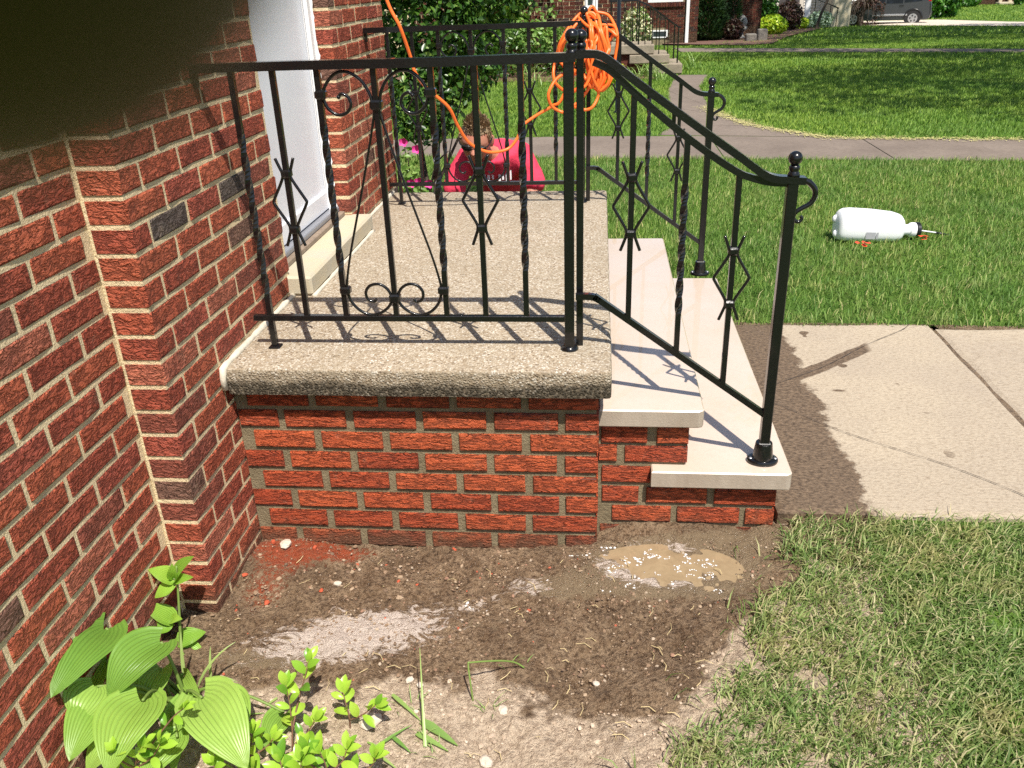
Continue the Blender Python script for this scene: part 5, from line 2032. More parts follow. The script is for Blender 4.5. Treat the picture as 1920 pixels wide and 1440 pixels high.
# ------------------------------------------------------------------ bottle and petals on the lawn
def bottle():
    A, B = Vector((2.58, 3.17, .2)), Vector((3.03, 3.20, .175))
    ax = (B - A).normalized()
    sd = Vector((-ax.y, ax.x, 0)).normalized()
    up = ax.cross(sd) * -1
    if up.z < 0:
        up = -up
    t = thing('sprayer_bottle', 'white plastic jug lying on its side in the grass with black ring and rod', 'bottle', (2.8, 3.2, .1))

    def ring(s, hw, hh, off=0.0, pw=3.2, n=28):
        out = []
        for k in range(n):
            a = 2 * math.pi * k / n
            c, q = math.cos(a), math.sin(a)
            x = math.copysign(abs(c) ** (2 / pw), c) * hw
            y = math.copysign(abs(q) ** (2 / pw), q) * hh + off
            out.append(A + ax * s + sd * x + up * y)
        return out
    prof = [(-.012, .02, .03, -.02, 2.5), (-.008, .055, .062, -.012, 2.6), (.0, .075, .083, -.004, 2.8), (.012, .082, .09, 0, 3), (.03, .085, .096, .003, 3.2), (.07, .088, .1, .004, 3.2), (.2, .088, .098, .002, 3.2), (.33, .085, .09, -.002, 3.2), (.375, .08, .082, -.006, 3.), (.395, .066, .066, -.012, 2.6), (.405, .05, .048, -.018, 2.2), (.413, .036, .036, -.02, 2), (.43, .033, .033, -.02, 2), (.447, .035, .035, -.02, 2), (.452, .044, .044, -.02, 2), (.462, .047, .047, -.02, 2), (.482, .047, .047, -.02, 2), (.487, .043, .043, -.02, 2)]
    vs, fs = [], []
    for p in prof:
        vs += ring(*p)
    n = 28
    for i in range(len(prof) - 1):
        for k in range(n):
            fs.append((i * n + k, i * n + (k + 1) % n, (i + 1) * n + (k + 1) % n, (i + 1) * n + k))
    fs.append(tuple(range(n))[::-1])
    fs.append(tuple((len(prof) - 1) * n + k for k in range(n)))
    mb = MB().add(vs, fs)
    o = mb.build('jug', 'milky plastic', t, smooth='auto')
    fixnormals(o.data)
    # two moulded feet at the bottom end
    for s in (-.045, .045):
        MB().ball(A + ax * -.006 + sd * s * .6 + up * (.03 if s > 0 else -.05), (.022, .018, .026), 10, 8).build('foot', 'milky plastic', t, smooth=True)
    c0 = A + up * -.02
    cap = MB()
    cap.tube([c0 + ax * .484, c0 + ax * .488, c0 + ax * .508, c0 + ax * .512], [.046, .05, .05, .044], 26)
    cap.build('cap_ring', 'black plastic', t, smooth='auto')
    MB().tube([c0 + ax * .508, c0 + ax * .62 + Vector((0, 0, -.012))], .0045, 8).build('rod', 'milky plastic', t, smooth=True)
    MB().tube([c0 + ax * .62 + Vector((0, 0, -.012)), c0 + ax * .70 + Vector((0, 0, -.024))], .006, 8).build('rod_tip', 'black plastic', t, smooth=True)
    # grey printed label on the side towards the viewer
    y_ = -1 if sd.y > 0 else 1
    for (s0, s1) in ((.155, .215), (.22, .232)):
        vs = []
        for s in (s0, s1):
            for h in (-.062, -.02):
                vs.append(A + ax * s + sd * (.0895 * y_) + up * h)
        MB().add(vs, [(0, 1, 3, 2)]).build('label', 'sack label', t)
    for (x, y, lab) in ((2.685, 2.93, 'orange red petal heap in the grass below the white jug'), (3.075, 3.075, 'orange red petal heap in the grass beside the jug\'s rod')):
        mb = MB()
        for _ in range(9):
            p = Vector((x + random.gauss(0, .014), y + random.gauss(0, .012), .135 + random.uniform(0, .02)))
            a = random.uniform(0, 6.28)
            d1 = Vector((math.cos(a), math.sin(a), random.uniform(-.3, .3))) * .016
            d2 = Vector((-math.sin(a), math.cos(a), random.uniform(-.3, .6))) * .012
            mb.add([p - d1, p - d2 * .8, p + d1, p + d2], [(0, 1, 2, 3)])
        tag(mb.build('petals', 'red petal', None, (x, y, .1)), lab, 'petals')


bottle()

# ------------------------------------------------------------------ foliage helpers
def leaf_cloud(ells, n, size, mat, seed=1, flat=.0, shell=.55, aspect=1.7, updir=.25):
    """leaf shaped quads spread through ellipsoids (cx,cy,cz,rx,ry,rz)"""
    rg = np.random.default_rng(seed)
    vol = np.array([e[3] * e[4] * e[5] for e in ells])
    idx = rg.choice(len(ells), n, p=vol / vol.sum())
    E_ = np.array(ells)[idx]
    d = rg.normal(size=(n, 3))
    d /= np.linalg.norm(d, axis=1)[:, None]
    r = rg.uniform(0, 1, n) ** (1 / 3) * (1 - shell) + shell * rg.uniform(.75, 1.08, n)
    p = E_[:, :3] + d * E_[:, 3:] * r[:, None]
    nrm = d + rg.normal(size=(n, 3)) * .7 + np.array([0, 0, updir * 2])
    nrm /= np.linalg.norm(nrm, axis=1)[:, None]
    a = np.cross(nrm, rg.normal(size=(n, 3)))
    a /= np.linalg.norm(a, axis=1)[:, None]
    b = np.cross(nrm, a)
    s = (size * rg.uniform(.6, 1.3, n))[:, None] * .5
    a, b = a * s, b * s / aspect
    lift = nrm * s * .22
    v = np.stack([p - a, p - a * .2 - b + lift, p + a, p - a * .2 + b + lift], 1).reshape(-1, 3)
    t = (np.arange(n)[:, None, None] * 4 + np.array([[0, 1, 2], [0, 2, 3]])[None]).reshape(-1, 3)
    return v, t


def foliage(name, label, cat, ells, n, size, mat, base, trunk=None, seed=1, group=None, part='foliage', bark='bark', aspect=1.7, updir=.25, shell=.55):
    t = thing(name, label, cat, base, group)
    v, tr = leaf_cloud(ells, n, size, mat, seed, aspect=aspect, updir=updir, shell=shell)
    v = v - np.array(base)[None]
    link(part, np_mesh(part, v, tr, mat), t)
    if trunk:
        mb = MB()
        for pts, ra, rb in trunk:
            P = spline(pts, 4)
            mb.tube(P, [ra + (rb - ra) * i / (len(P) - 1) for i in range(len(P))], 7)
        mb.build('trunk', bark, t, smooth=True)
    return t


def at_y(px, py, y):
    d = fw + RT * ((px - 960) / FPX) - UP * ((py - 720) / FPX)
    return CAM + d * ((y - CAM.y) / d.y)


# ------------------------------------------------------------------ shrub and flowers just behind the porch
def back_planting():
    rr = random.Random(11)
    tr = [([(.02, 3.25, .1), (.05, 3.28, .6), (.12, 3.4, 1.1), (.25, 3.5, 1.5)], .022, .008), ([(.03, 3.25, .1), (-.05, 3.3, .7), (-.1, 3.35, 1.3)], .02, .006), ([(.04, 3.3, .45), (.2, 3.3, .75), (.34, 3.35, .98)], .012, .004), ([(.0, 3.2, .4), (.08, 3.1, .62), (.18, 3.0, .72)], .01, .003), ([(.1, 3.4, .9), (.4, 3.6, 1.2)], .01, .003)]
    foliage('leafy_shrub', 'tall dark green shrub at the back corner of the house behind the far railing', 'shrub',
            [(.05, 3.35, 1.45, .42, .38, .38), (.32, 3.5, 1.62, .38, .35, .3), (.0, 3.25, 1.05, .3, .3, .3), (.24, 3.4, 1.2, .26, .28, .24), (.02, 3.15, .86, .2, .2, .14), (-.1, 3.3, 1.9, .5, .5, .4), (.5, 3.7, 1.75, .3, .3, .3)],
            17000, .047, 'bush leaf', (.02, 3.25, .1), tr, 21, shell=.5)
    for k, (px, py, y) in enumerate(((757, 268, 2.75), (781, 281, 2.72), (772, 345, 2.62), (786, 342, 2.6), (805, 346, 2.6))):
        p = at_y(px, py, y)
        lab = ['pink petunia flower against the house corner, topmost of the five', 'dark pink petunia flower below the topmost one', 'pink petunia flower closest to the bricks, low behind the slab', 'pink petunia flower between two others low behind the slab', 'pink petunia flower furthest from the wall, low behind the slab'][k]
        t = thing('petunia', lab, 'flower', (p.x, p.y, .1), 'petunias behind the porch')
        mb = MB()
        vs = [p + Vector((0, .012, -.004))]
        for j in range(20):
            a = 2 * math.pi * j / 20
            r = .026 * (1 + .14 * math.cos(5 * a))
            vs.append(p + Vector((r * math.cos(a), -.012 - .004 * math.cos(5 * a), r * math.sin(a) * .9 + .006)))
        mb.add(vs, [(0, 1 + j, 1 + (j + 1) % 20) for j in range(20)])
        mb.build('petals', 'petal', t, smooth=True)
        MB().tube([(p.x, p.y, .1), (p.x + .01, p.y + .02, (p.z + .1) / 2), (p.x, p.y + .012, p.z - .004)], .003, 5).build('stem', 'stem green', t)
    foliage('petunia_leaves', 'low leafy plant in the shade at the back corner of the house', 'plant', [(.0, 2.72, .5, .09, .09, .2), (.05, 2.7, .3, .16, .12, .16), (-.02, 2.75, .68, .06, .06, .12)], 520, .04, 'vine leaf', (.02, 2.72, .1), [([(.02, 2.72, .1), (.0, 2.73, .5), (-.02, 2.75, .75)], .006, .003)], 5)
    # bare soil strip behind the porch
    v, f = [], []
    nx, ny = 40, 14
    for j in range(ny + 1):
        for i in range(nx + 1):
            x, y = -.3 + 1.5 * i / nx, 2.13 + (.5 + .1 * math.sin(i * .5)) * j / ny
            v.append((x, y, .112 + .02 * noise.noise(Vector((x * 9, y * 9, 1))) - .02 * (j == ny)))
    for j in range(ny):
        for i in range(nx):
            a = j * (nx + 1) + i
            f.append((a, a + 1, a + nx + 2, a + nx + 1))
    me = MB().add(v, f).mesh('back_bed', 'soil', smooth=True)
    for nm, val in (('wet', .3), ('foam', 0.0), ('red', 0.0)):
        a = me.attributes.new(nm, 'FLOAT', 'POINT')
        a.data.foreach_set('value', [val] * len(me.vertices))
    tag(link('back_bed', me), kind='structure')


back_planting()

# ------------------------------------------------------------------ neighbour's house, stoop and planting
def wall_bricks(mb, p0, p1, z0, z1, seed=0, skip=None, dep=.02):
    """running bond of real bricks on a straight face from p0 to p1 (plan points)"""
    rr = random.Random(seed)
    p0, p1 = Vector((*p0, 0)), Vector((*p1, 0))
    u = (p1 - p0)
    L = u.length
    u.normalize()
    n = Vector((u.y, -u.x, 0))
    k = 0
    z = z0
    while z < z1:
        a = -(.1 if k % 2 else 0)
        while a < L:
            s, e = max(a, 0), min(a + .198, L)
            if e - s > .04 and not (skip and skip((s + e) / 2, z)):
                q0, q1 = p0 + u * s, p0 + u * e
                o = n * (dep * .5 + rr.uniform(-.002, .002))
                vs = []
                for zz in (z + .006, z + .063):
                    vs += [q0 - n * .01 + Vector((0, 0, zz)), q1 - n * .01 + Vector((0, 0, zz)), q1 + o + Vector((0, 0, zz)), q0 + o + Vector((0, 0, zz))]
                mb.add(vs, [(0, 1, 2, 3)[::-1], (4, 5, 6, 7), (3, 2, 6, 7), (0, 3, 7, 4), (2, 1, 5, 6)])
            a += .21
        z += .0695
        k += 1


def neighbour():
    t = thing('brick_house', 'neighbouring brick house with vines, behind the far railing at the top of the picture', 'house', (-.6, 15.5, 0))
    w = MB()
    zt = 3.2
    pts = [(-4.2, 14.6), (.64, 14.6), (1.03, 14.99), (1.03, 15.2), (1.95, 15.2), (1.95, 19.5), (-4.2, 19.5)]
    n = len(pts)
    w.add([(x, y, -.2) for x, y in pts] + [(x, y, zt) for x, y in pts], [(i, (i + 1) % n, n + (i + 1) % n, n + i) for i in range(n)] + [tuple(range(n))[::-1], tuple(range(n, 2 * n))])
    wl = w.build('wall', 'cream mortar', t)
    mb = MB()
    wall_bricks(mb, (-2.4, 14.6), (.64, 14.6), .1, 1.95, 1)
    wall_bricks(mb, (.64, 14.6), (1.03, 14.99), .1, 1.95, 2, skip=lambda a, z: .22 < a < .46 and z > 1.13)
    wall_bricks(mb, (1.03, 15.2), (1.95, 15.2), .1, 1.95, 3)
    wall_bricks(mb, (1.95, 15.2), (1.95, 17.5), .1, 1.95, 4)
    b = mb.build('brick', 'neigh_brick', wl)
    tag(b, kind='stuff')
    wm = MB()
    a, c = Vector((.80, 14.76, 0)), Vector((.97, 14.93, 0))
    nrm = Vector((.707, -.707, 0))
    for (p, q, z0, z1) in ((a, c, 1.14, 1.2), (a, a + (c - a) * .2, 1.2, 2.0), (a + (c - a) * .8, c, 1.2, 2.0)):
        vs = []
        for zz in (z0, z1):
            vs += [p + Vector((0, 0, zz)), q + Vector((0, 0, zz)), q + nrm * .04 + Vector((0, 0, zz)), p + nrm * .04 + Vector((0, 0, zz))]
        wm.add(vs, [(3, 2, 1, 0), (4, 5, 6, 7), (0, 1, 5, 4), (1, 2, 6, 5), (2, 3, 7, 6), (3, 0, 4, 7)])
    f = wm.build('window', 'white trim', t)
    g2 = MB()
    p, q = a + nrm * .016, c + nrm * .016
    g2.add([p + Vector((0, 0, 1.19)), q + Vector((0, 0, 1.19)), q + Vector((0, 0, 2)), p + Vector((0, 0, 2))], [(0, 1, 2, 3)])
    g2.build('pane', 'window glass', f)
    MB().box((1.005, 14.93, .75), (1.045, 14.985, 3.2), .004).build('downspout', 'white trim', t)
    # vine stems on the wall, with leaves
    v = thing('climbing_vine', 'pale green vine climbing the neighbouring brick wall on thin stems', 'vine', (.1, 14.5, .1))
    sm = MB()
    rr = random.Random(4)
    for x in (-.3, -.12, .06, .22, .4):
        P = [(x, 14.5, .1)]
        for k in range(1, 9):
            P.append((x + rr.uniform(-.05, .05), 14.555, .1 + k * .2))
        sm.tube(spline(P, 3), .006, 5)
    sm.build('stem', 'stem brown', v)
    vv, tt = leaf_cloud([(-.45, 14.3, .85, .3, .22, .35), (-.1, 14.25, .7, .35, .22, .3), (.3, 14.3, .62, .3, .22, .3), (.55, 14.35, .45, .25, .2, .25), (-.1, 14.5, 1.25, .5, .05, .4), (-.9, 14.2, .9, .5, .4, .5)], 2600, .085, 'vine leaf', 9, aspect=1.2)
    link('foliage', np_mesh('foliage', vv - np.array([.1, 14.5, .1]), tt, 'vine leaf'), v)
    foliage('flower_bush', 'green bush with pale flowers beside the neighbour\'s steps', 'shrub', [(1.75, 14.75, .75, .3, .22, .42), (1.6, 14.7, .45, .3, .2, .3)], 1500, .075, 'pale flower', (1.7, 14.75, .1), [([(1.7, 14.75, .1), (1.72, 14.75, .8)], .02, .008)], 31)
    foliage('low_bush', 'low yellow green bush on the grass seen through the orange coil', 'shrub', [(1.15, 11.9, .32, .28, .22, .2), (1.35, 12.1, .26, .22, .2, .16)], 900, .06, 'lime leaf', (1.2, 12, .1), None, 41)
    foliage('dark_bush', 'dark green bush at the foot of the neighbouring wall', 'shrub', [(-.5, 13.6, .5, .5, .35, .42), (-1.2, 13.4, .7, .6, .4, .6), (.25, 13.7, .35, .35, .25, .28)], 2600, .07, 'bush leaf', (-.5, 13.6, .1), None, 43)
    # dark soil strip at the foot of the wall
    v2 = []
    for k in range(13):
        x = -3 + k * .42
        v2.append((x, 12.75 + .15 * math.sin(k * 1.3), .112))
    v2 += [(2.0, 14.7, .112), (-3, 14.7, .112)]
    tag(MB().add(v2, [tuple(range(len(v2)))]).build('wall_bed', 'mulch'), kind='structure')
    # stoop
    s = thing('stoop', 'neighbour\'s small stone stoop of three steps beyond the walk', 'steps', (1.6, 13.8, .1))
    MB().box((1.2, 13.5, .44), (2.02, 14.5, .59), .012).build('step', 'stoop concrete', s)
    MB().box((1.6, 13.45, .29), (2.28, 14.5, .43), .012).build('step', 'stoop concrete', s)
    MB().box((2.0, 13.4, .12), (2.5, 14.5, .28), .012).build('step', 'stoop concrete', s)
    MB().box((1.22, 13.56, -.05), (1.92, 14.45, .4385)).build('base', 'neigh_brick', s)
    # thin railing on the stoop
    rl = thing('iron_railing', 'thin dark iron railing with plain bars on the neighbour\'s stoop', 'railing', (1.7, 13.7, .59))
    for y in (13.56, 14.4):
        top = [(1.25, y, 1.28), (1.72, y, 1.28), (1.95, y, 1.18), (2.4, y, .86), (2.46, y, .84)]
        MB().tube(top, .012, 6).build('top_rail', 'dark iron', rl)
        for k, x in enumerate((1.28, 1.4, 1.52, 1.64, 1.75, 1.86, 1.98, 2.1, 2.25, 2.42)):
            zt_ = float(np.interp(x, [p[0] for p in top], [p[2] for p in top]))
            zb_ = .585 if x < 1.9 else (.425 if x < 2.2 else .275)
            MB().tube([(x, y, zb_), (x, y, zt_)], .013 if k in (4, 9) else .0085, 6).build('baluster', 'dark iron', rl)
    # daylily clumps by the steps
    for k, (px, py, nn, L) in enumerate(((1222, 128, 26, .38), (1206, 142, 26, .36), (1246, 92, 22, .45), (1235, 148, 20, .3), (1188, 150, 22, .34), (985, 150, 26, .5), (1005, 160, 20, .4))):
        d = fw + RT * ((px - 960) / FPX) - UP * ((py - 720) / FPX)
        q = CAM + d * ((.12 - CAM.z) / d.z)
        if k == 2:
            q = Vector((2.75, 14.6, .1))
        if q.y > 13.2 and k != 2:
            q = CAM + d * ((13.1 - CAM.y) / d.y)
            q.z = .1
        mb = MB()
        for _ in range(nn):
            a = rr.uniform(0, 6.28)
            strap_blade(mb, (q.x + rr.gauss(0, .05), q.y + rr.gauss(0, .05), .1), (math.cos(a), math.sin(a), 0), L * rr.uniform(.6, 1.1), .018, 1.5, 5, rr.uniform(.75, 1.05))
        lab = ['strappy clump of leaves in front of the lowest stoop step', 'strappy clump of leaves nearer the walk than the stoop', 'tall strappy clump of leaves behind the thin stoop railing', 'small strappy clump of leaves where the branch walk meets the grass', 'strappy clump of leaves behind the stair handrail of the porch', 'strappy clump of leaves below the vine, left one', 'strappy clump of leaves below the vine, right one'][k]
        tag(mb.build('daylily_clump', 'strap leaf', None, tuple(q), True), lab, 'plant', 'strap leaved clumps near the stoop')
    # slim pole standing beyond the far handrail
    p = at_y(1161, 0, 9.0)
    tag(MB().lathe((p.x, 9.0, .08), [(.05, 0), (.05, .03), (.024, .05), (.022, 2.4), (.03, 2.42), (.03, 2.46), (.005, 2.5)], 12).build('black_pole', 'dark iron', None, (p.x, 9.0, .1), True), 'slim black pole standing on the grass beyond the far stair handrail', 'pole')


neighbour()


def far_houses():
    # second house: brick front with a white framed window
    zg = float(g(26.0))
    t = thing('brick_house', 'far shaded brick house with a white window and white downspout', 'house', (3, 27, zg))
    w = MB()
    w.box((1.2, 26.0, zg - .4), (4.02, 30, 3.0))
    w.box((4.02, 29.0, zg - .6), (6.4, 33, 3.0))
    wl = w.build('wall', 'grey mortar', t)
    mb = MB()
    wall_bricks(mb, (1.2, 26.0), (4.02, 26.0), zg, 1.45, 7, skip=lambda a, z: 1.3 < a < 2.38 and z > .8 or (1.4 < a < 1.95 and z < .16))
    wall_bricks(mb, (4.02, 26.0), (4.02, 29.0), zg, 1.45, 8)
    wall_bricks(mb, (4.02, 29.0), (6.4, 29.0), zg, 1.45, 9)
    tag(mb.build('brick', 'neigh_brick', wl), kind='stuff')
    f = MB().box((2.52, 25.95, .93), (3.56, 26.0, 1.0), .004).box((2.55, 25.96, 1.0), (2.62, 26.0, 2.2), .004).box((3.46, 25.96, 1.0), (3.53, 26.0, 2.2), .004).build('window', 'white trim', t)
    MB().box((2.62, 25.985, 1.0), (3.46, 25.995, 2.2)).build('pane', 'window glass', f)
    so = MB()
    for k in range(14):
        so.box((2.5 + k * .078, 25.94, .80), (2.57 + k * .078, 26.0, .928), .004)
    so.build('sill_course', 'neigh_brick', t)
    f = MB().box((2.66, 25.97, .12), (3.14, 26.0, .16)).box((2.66, 25.97, -.06), (2.7, 26.0, .12)).box((3.1, 25.97, -.06), (3.14, 26.0, .12)).box((2.66, 25.97, -.06), (3.14, 26.0, -.03)).build('basement_window', 'white trim', t)
    MB().box((2.7, 25.985, -.03), (3.1, 25.995, .12)).build('pane', 'window glass', f)
    MB().box((3.66, 25.9, zg), (3.76, 25.96, 3.0), .01).build('downspout', 'white trim', t)
    MB().box((4.98, 28.92, zg), (5.1, 28.98, 3.0), .01).build('downspout', 'white trim', t)
    # third house: pale siding, porch and garage
    zg = -.66
    t = thing('siding_house', 'far pale house with lap siding and a small porch behind the shrubs', 'house', (9, 41, zg))
    MB().box((6.6, 40.1, zg - .2), (11.9, 48, 3.2)).build('wall', 'beige siding', t)
    mb = MB()
    z = zg
    while z < 2.2:
        mb.add([(6.6, 40.1, z), (8.6, 40.1, z), (8.6, 40.07, z + .004), (6.6, 40.07, z + .004), (6.6, 40.098, z + .115), (8.6, 40.098, z + .115)], [(0, 1, 2, 3), (3, 2, 5, 4)])
        mb.add([(10.1, 40.1, z), (10.8, 40.1, z), (10.8, 40.07, z + .004), (10.1, 40.07, z + .004), (10.1, 40.098, z + .115), (10.8, 40.098, z + .115)], [(0, 1, 2, 3), (3, 2, 5, 4)])
        z += .115
    tag(mb.build('siding_board', 'beige siding', t), kind='stuff')
    MB().box((8.62, 40.02, zg + .35), (9.9, 40.08, 2.0), .01).build('door', 'roof dark', t)
    MB().box((8.75, 39.99, zg + .9), (9.0, 40.02, 1.9), .01).build('side_light', 'beige siding', t)
    MB().box((8.5, 38.6, zg), (11.2, 40.0, zg + .34), .02).build('porch_slab', 'grey stone', t)
    MB().box((9.9, 38.75, zg + .34), (10.12, 38.95, 3.0), .01).build('porch_post', 'white trim', t)
    MB().box((11.0, 38.5, zg - .1), (11.75, 40.1, 3.0)).build('brick_pier', 'sill stone', t)
    rl = MB()
    for x in (10.25, 10.9, 11.2):
        rl.tube([(x, 38.5, zg + .1), (x, 38.5, zg + 1.2 - (x - 10.2) * .35)], .018, 6)
    rl.tube([(10.2, 38.5, zg + 1.22), (11.25, 38.5, zg + .82)], .018, 6)
    rl.build('step_rail', 'dark iron', t)
    gt = thing('garage', 'white garage front of horizontal boards behind the parked car', 'garage', (14, 46, -.7))
    MB().box((11.9, 46.0, -.9), (18.0, 52, 3.0)).build('wall', 'white siding', gt)
    mb = MB()
    z = -.7
    while z < 2.0:
        mb.add([(12.0, 46.0, z), (17.8, 46.0, z), (17.8, 45.95, z + .006), (12.0, 45.95, z + .006), (12.0, 45.998, z + .15), (17.8, 45.998, z + .15)], [(0, 1, 2, 3), (3, 2, 5, 4)])
        z += .15
    tag(mb.build('siding_board', 'white siding', gt), kind='stuff')
    # fourth house, low brick at far right
    t = thing('brick_house', 'far low brick house with a vent at the upper right edge', 'house', (26, 60, -.7))
    w = MB()
    w.box((22.6, 60.0, -1.0), (27.8, 68, 3.2))
    wl = w.build('wall', 'neigh_brick', t)
    mb = MB()
    wall_bricks(mb, (22.6, 60.0), (27.8, 60.0), -.7, .2, 17)
    tag(mb.build('brick', 'neigh_brick', wl), kind='stuff')
    MB().box((24.9, 59.92, -.45), (25.4, 59.97, -.25), .01).build('vent', 'roof dark', t)
    MB().box((24.0, 59.9, -.05), (26.3, 59.98, .02), .01).build('sill', 'roof dark', t)
    MB().box((26.4, 59.7, -.7), (26.6, 59.9, .4), .02).box((27.0, 59.7, -.7), (27.2, 59.9, .4), .02).box((26.3, 59.3, -.72), (27.4, 60, -.56), .02).build('porch_step', 'sill stone', t)


far_houses()


def far_planting():
    z = lambda y: float(g(y))
    # conifer: tufts on a cone
    def cone(name, label, c, h, r, n, mat, sz, seed, group=None):
        rg = np.random.default_rng(seed)
        x, y, zb = c
        tt = rg.uniform(0, 1, n) ** 1.25
        an = rg.uniform(0, 2 * np.pi, n)
        prof = r * (1 - tt) ** .62 * (.55 + .9 * np.minimum(tt * 5, .5)) * (1 + .10 * np.sin(an * 4 + tt * 13))
        rr_ = prof * rg.uniform(.72, 1.08, n)
        p = np.stack([x + rr_ * np.cos(an), y + rr_ * np.sin(an), zb + .04 + tt * h], -1)
        d = np.stack([np.cos(an), np.sin(an), np.full(n, .75)], -1) + rg.normal(size=(n, 3)) * .35
        d /= np.linalg.norm(d, axis=1)[:, None]
        s = np.cross(d, rg.normal(size=(n, 3)))
        s /= np.linalg.norm(s, axis=1)[:, None]
        L = sz * rg.uniform(.6, 1.3, n)[:, None]
        v = np.stack([p - s * L * .22, p + s * L * .22, p + d * L], 1).reshape(-1, 3) - np.array(c)[None]
        t_ = np.arange(n * 3).reshape(-1, 3)
        o = thing(name, label, 'tree', c, group)
        link('crown', np_mesh('crown', v, t_, mat), o)
        MB().tube([(x, y, zb - .05), (x, y, zb + h * .8)], [.05, .01], 7).build('trunk', 'bark', o)
    cone('conifer', 'dense dark conical evergreen in front of the far brick house', (4.5, 27.5, z(27.5)), 2.1, .68, 9000, 'conifer leaf', .13, 2)
    cone('conifer', 'thin dark evergreen standing to the right behind the conical one', (5.45, 28.6, z(28.6)), 1.9, .3, 2200, 'conifer leaf', .1, 3)
    foliage('maroon_shrub', 'dark reddish shrub between the conical evergreen and the stone ornament', 'shrub', [(5.25, 27.2, z(27) + .33, .34, .3, .34)], 1100, .1, 'maroon leaf', (5.25, 27.2, z(27)), [([(5.25, 27.2, z(27) - .02), (5.25, 27.2, z(27) + .5)], .03, .01)], 6)
    foliage('hedge', 'tall green rounded hedge in front of the far siding house', 'hedge', [(6.6, 33.2, z(33) + .75, .75, .5, .75), (7.2, 33.6, z(33) + .85, .6, .5, .8), (6.1, 32.8, z(33) + .6, .5, .4, .6)], 4200, .16, 'hedge leaf', (6.6, 33.2, z(33)), None, 7)
    foliage('lime_shrub', 'bright yellow green low shrub at the mulch edge, larger and right of its pair', 'shrub', [(7.15, 31.0, z(31) + .36, .48, .4, .34), (7.4, 31.2, z(31) + .3, .35, .3, .28)], 1500, .12, 'lime leaf', (7.2, 31, z(31)), None, 8)
    foliage('lime_shrub', 'bright yellow green low shrub just right of the stone ornament', 'shrub', [(6.2, 29.6, z(29.6) + .26, .45, .35, .26)], 1100, .11, 'lime leaf', (6.2, 29.6, z(29.6)), None, 18)
    foliage('brown_shrub', 'rounded brown purple shrub before the far house porch', 'shrub', [(8.6, 35.6, z(35.6) + .55, .6, .5, .58)], 1600, .13, 'maroon leaf', (8.6, 35.6, z(35.6)), [([(8.6, 35.6, z(35.6) - .02), (8.6, 35.6, z(35.6) + .6)], .04, .01)], 9)
    foliage('pale_shrub', 'silvery green feathery plant by the far porch steps', 'plant', [(10.3, 37.6, z(37.6) + .35, .55, .3, .36), (9.6, 37.2, z(37) + .22, .4, .3, .22)], 1300, .13, 'silver leaf', (10.3, 37.6, z(37.6)), None, 10)
    foliage('lime_plant', 'low bright green plant before the far porch slab', 'plant', [(9.25, 36.8, z(36.8) + .25, .45, .3, .25)], 900, .12, 'lime leaf', (9.25, 36.8, z(36.8)), None, 12)
    yb = 36.4
    tag(MB().tube(spline([(9.9, yb, z(yb) - .05), (10.05, yb, z(yb) + .6), (10.3, yb, z(yb) + 1.3), (10.5, yb, z(yb) + 2.4)], 4), [.07 - .035 * i / 12 for i in range(13)], 8).build('tree_trunk', 'bark', None, (9.9, yb, z(yb)), True), 'slim dark leaning trunk in front of the far porch', 'tree trunk')
    # stone ornaments: finial urn and carved blocks
    def acorn(c, s, label):
        MBo = MB().lathe(c, [(.13 * s, 0), (.13 * s, .06 * s), (.07 * s, .1 * s), (.06 * s, .2 * s), (.1 * s, .24 * s), (.17 * s, .3 * s), (.17 * s, .36 * s), (.12 * s, .39 * s), (.15 * s, .43 * s), (.165 * s, .5 * s), (.13 * s, .6 * s), (.06 * s, .68 * s), (.01 * s, .71 * s)], 16)
        tag(MBo.build('stone_ornament', 'grey stone', None, c, True), label, 'garden ornament')
    acorn((5.74, 28.6, z(28.6)), 1.05, 'pale stone acorn shaped ornament on its plinth, right of the dark red shrub')
    acorn((5.45, 28.9, z(28.9)), .95, 'stone ornament half hidden behind the dark red shrub')
    b = thing('stone_bench', 'pale stone bench top behind the dark red shrub', 'bench', (5.4, 29.3, z(29.3)))
    MB().box((5.05, 29.15, z(29.3) + .6), (5.75, 29.45, z(29.3) + .68), .01).build('seat', 'grey stone', b)
    MB().box((5.12, 29.2, z(29.3) - .02), (5.24, 29.4, z(29.3) + .6), .01).build('leg', 'grey stone', b)
    MB().box((5.58, 29.2, z(29.3) - .02), (5.7, 29.4, z(29.3) + .6), .01).build('leg', 'grey stone', b)
    k = thing('carved_stones', 'two dark carved stone blocks lying at the mulch edge', 'stones', (5.85, 26.2, z(26.2)))
    MB().box((5.5, 26.0, z(26.2) - .03), (5.82, 26.3, z(26.2) + .24), .03).build('block', 'dark stone', k)
    MB().box((5.86, 26.1, z(26.2) - .03), (6.15, 26.4, z(26.2) + .36), .03).build('block', 'dark stone', k)
    # weeping maple in front of the car
    rr = random.Random(8)
    y = 39.6
    zb = z(y)
    t = thing('weeping_maple', 'small dark weeping maple in front of the car', 'tree', (12.55, y, zb))
    br = MB()
    br.tube(spline([(12.55, y, zb - .1), (12.5, y, zb + .35), (12.6, y, zb + .7)], 4), [.16, .15, .14, .13, .12, .11, .1, .09, .08], 8)
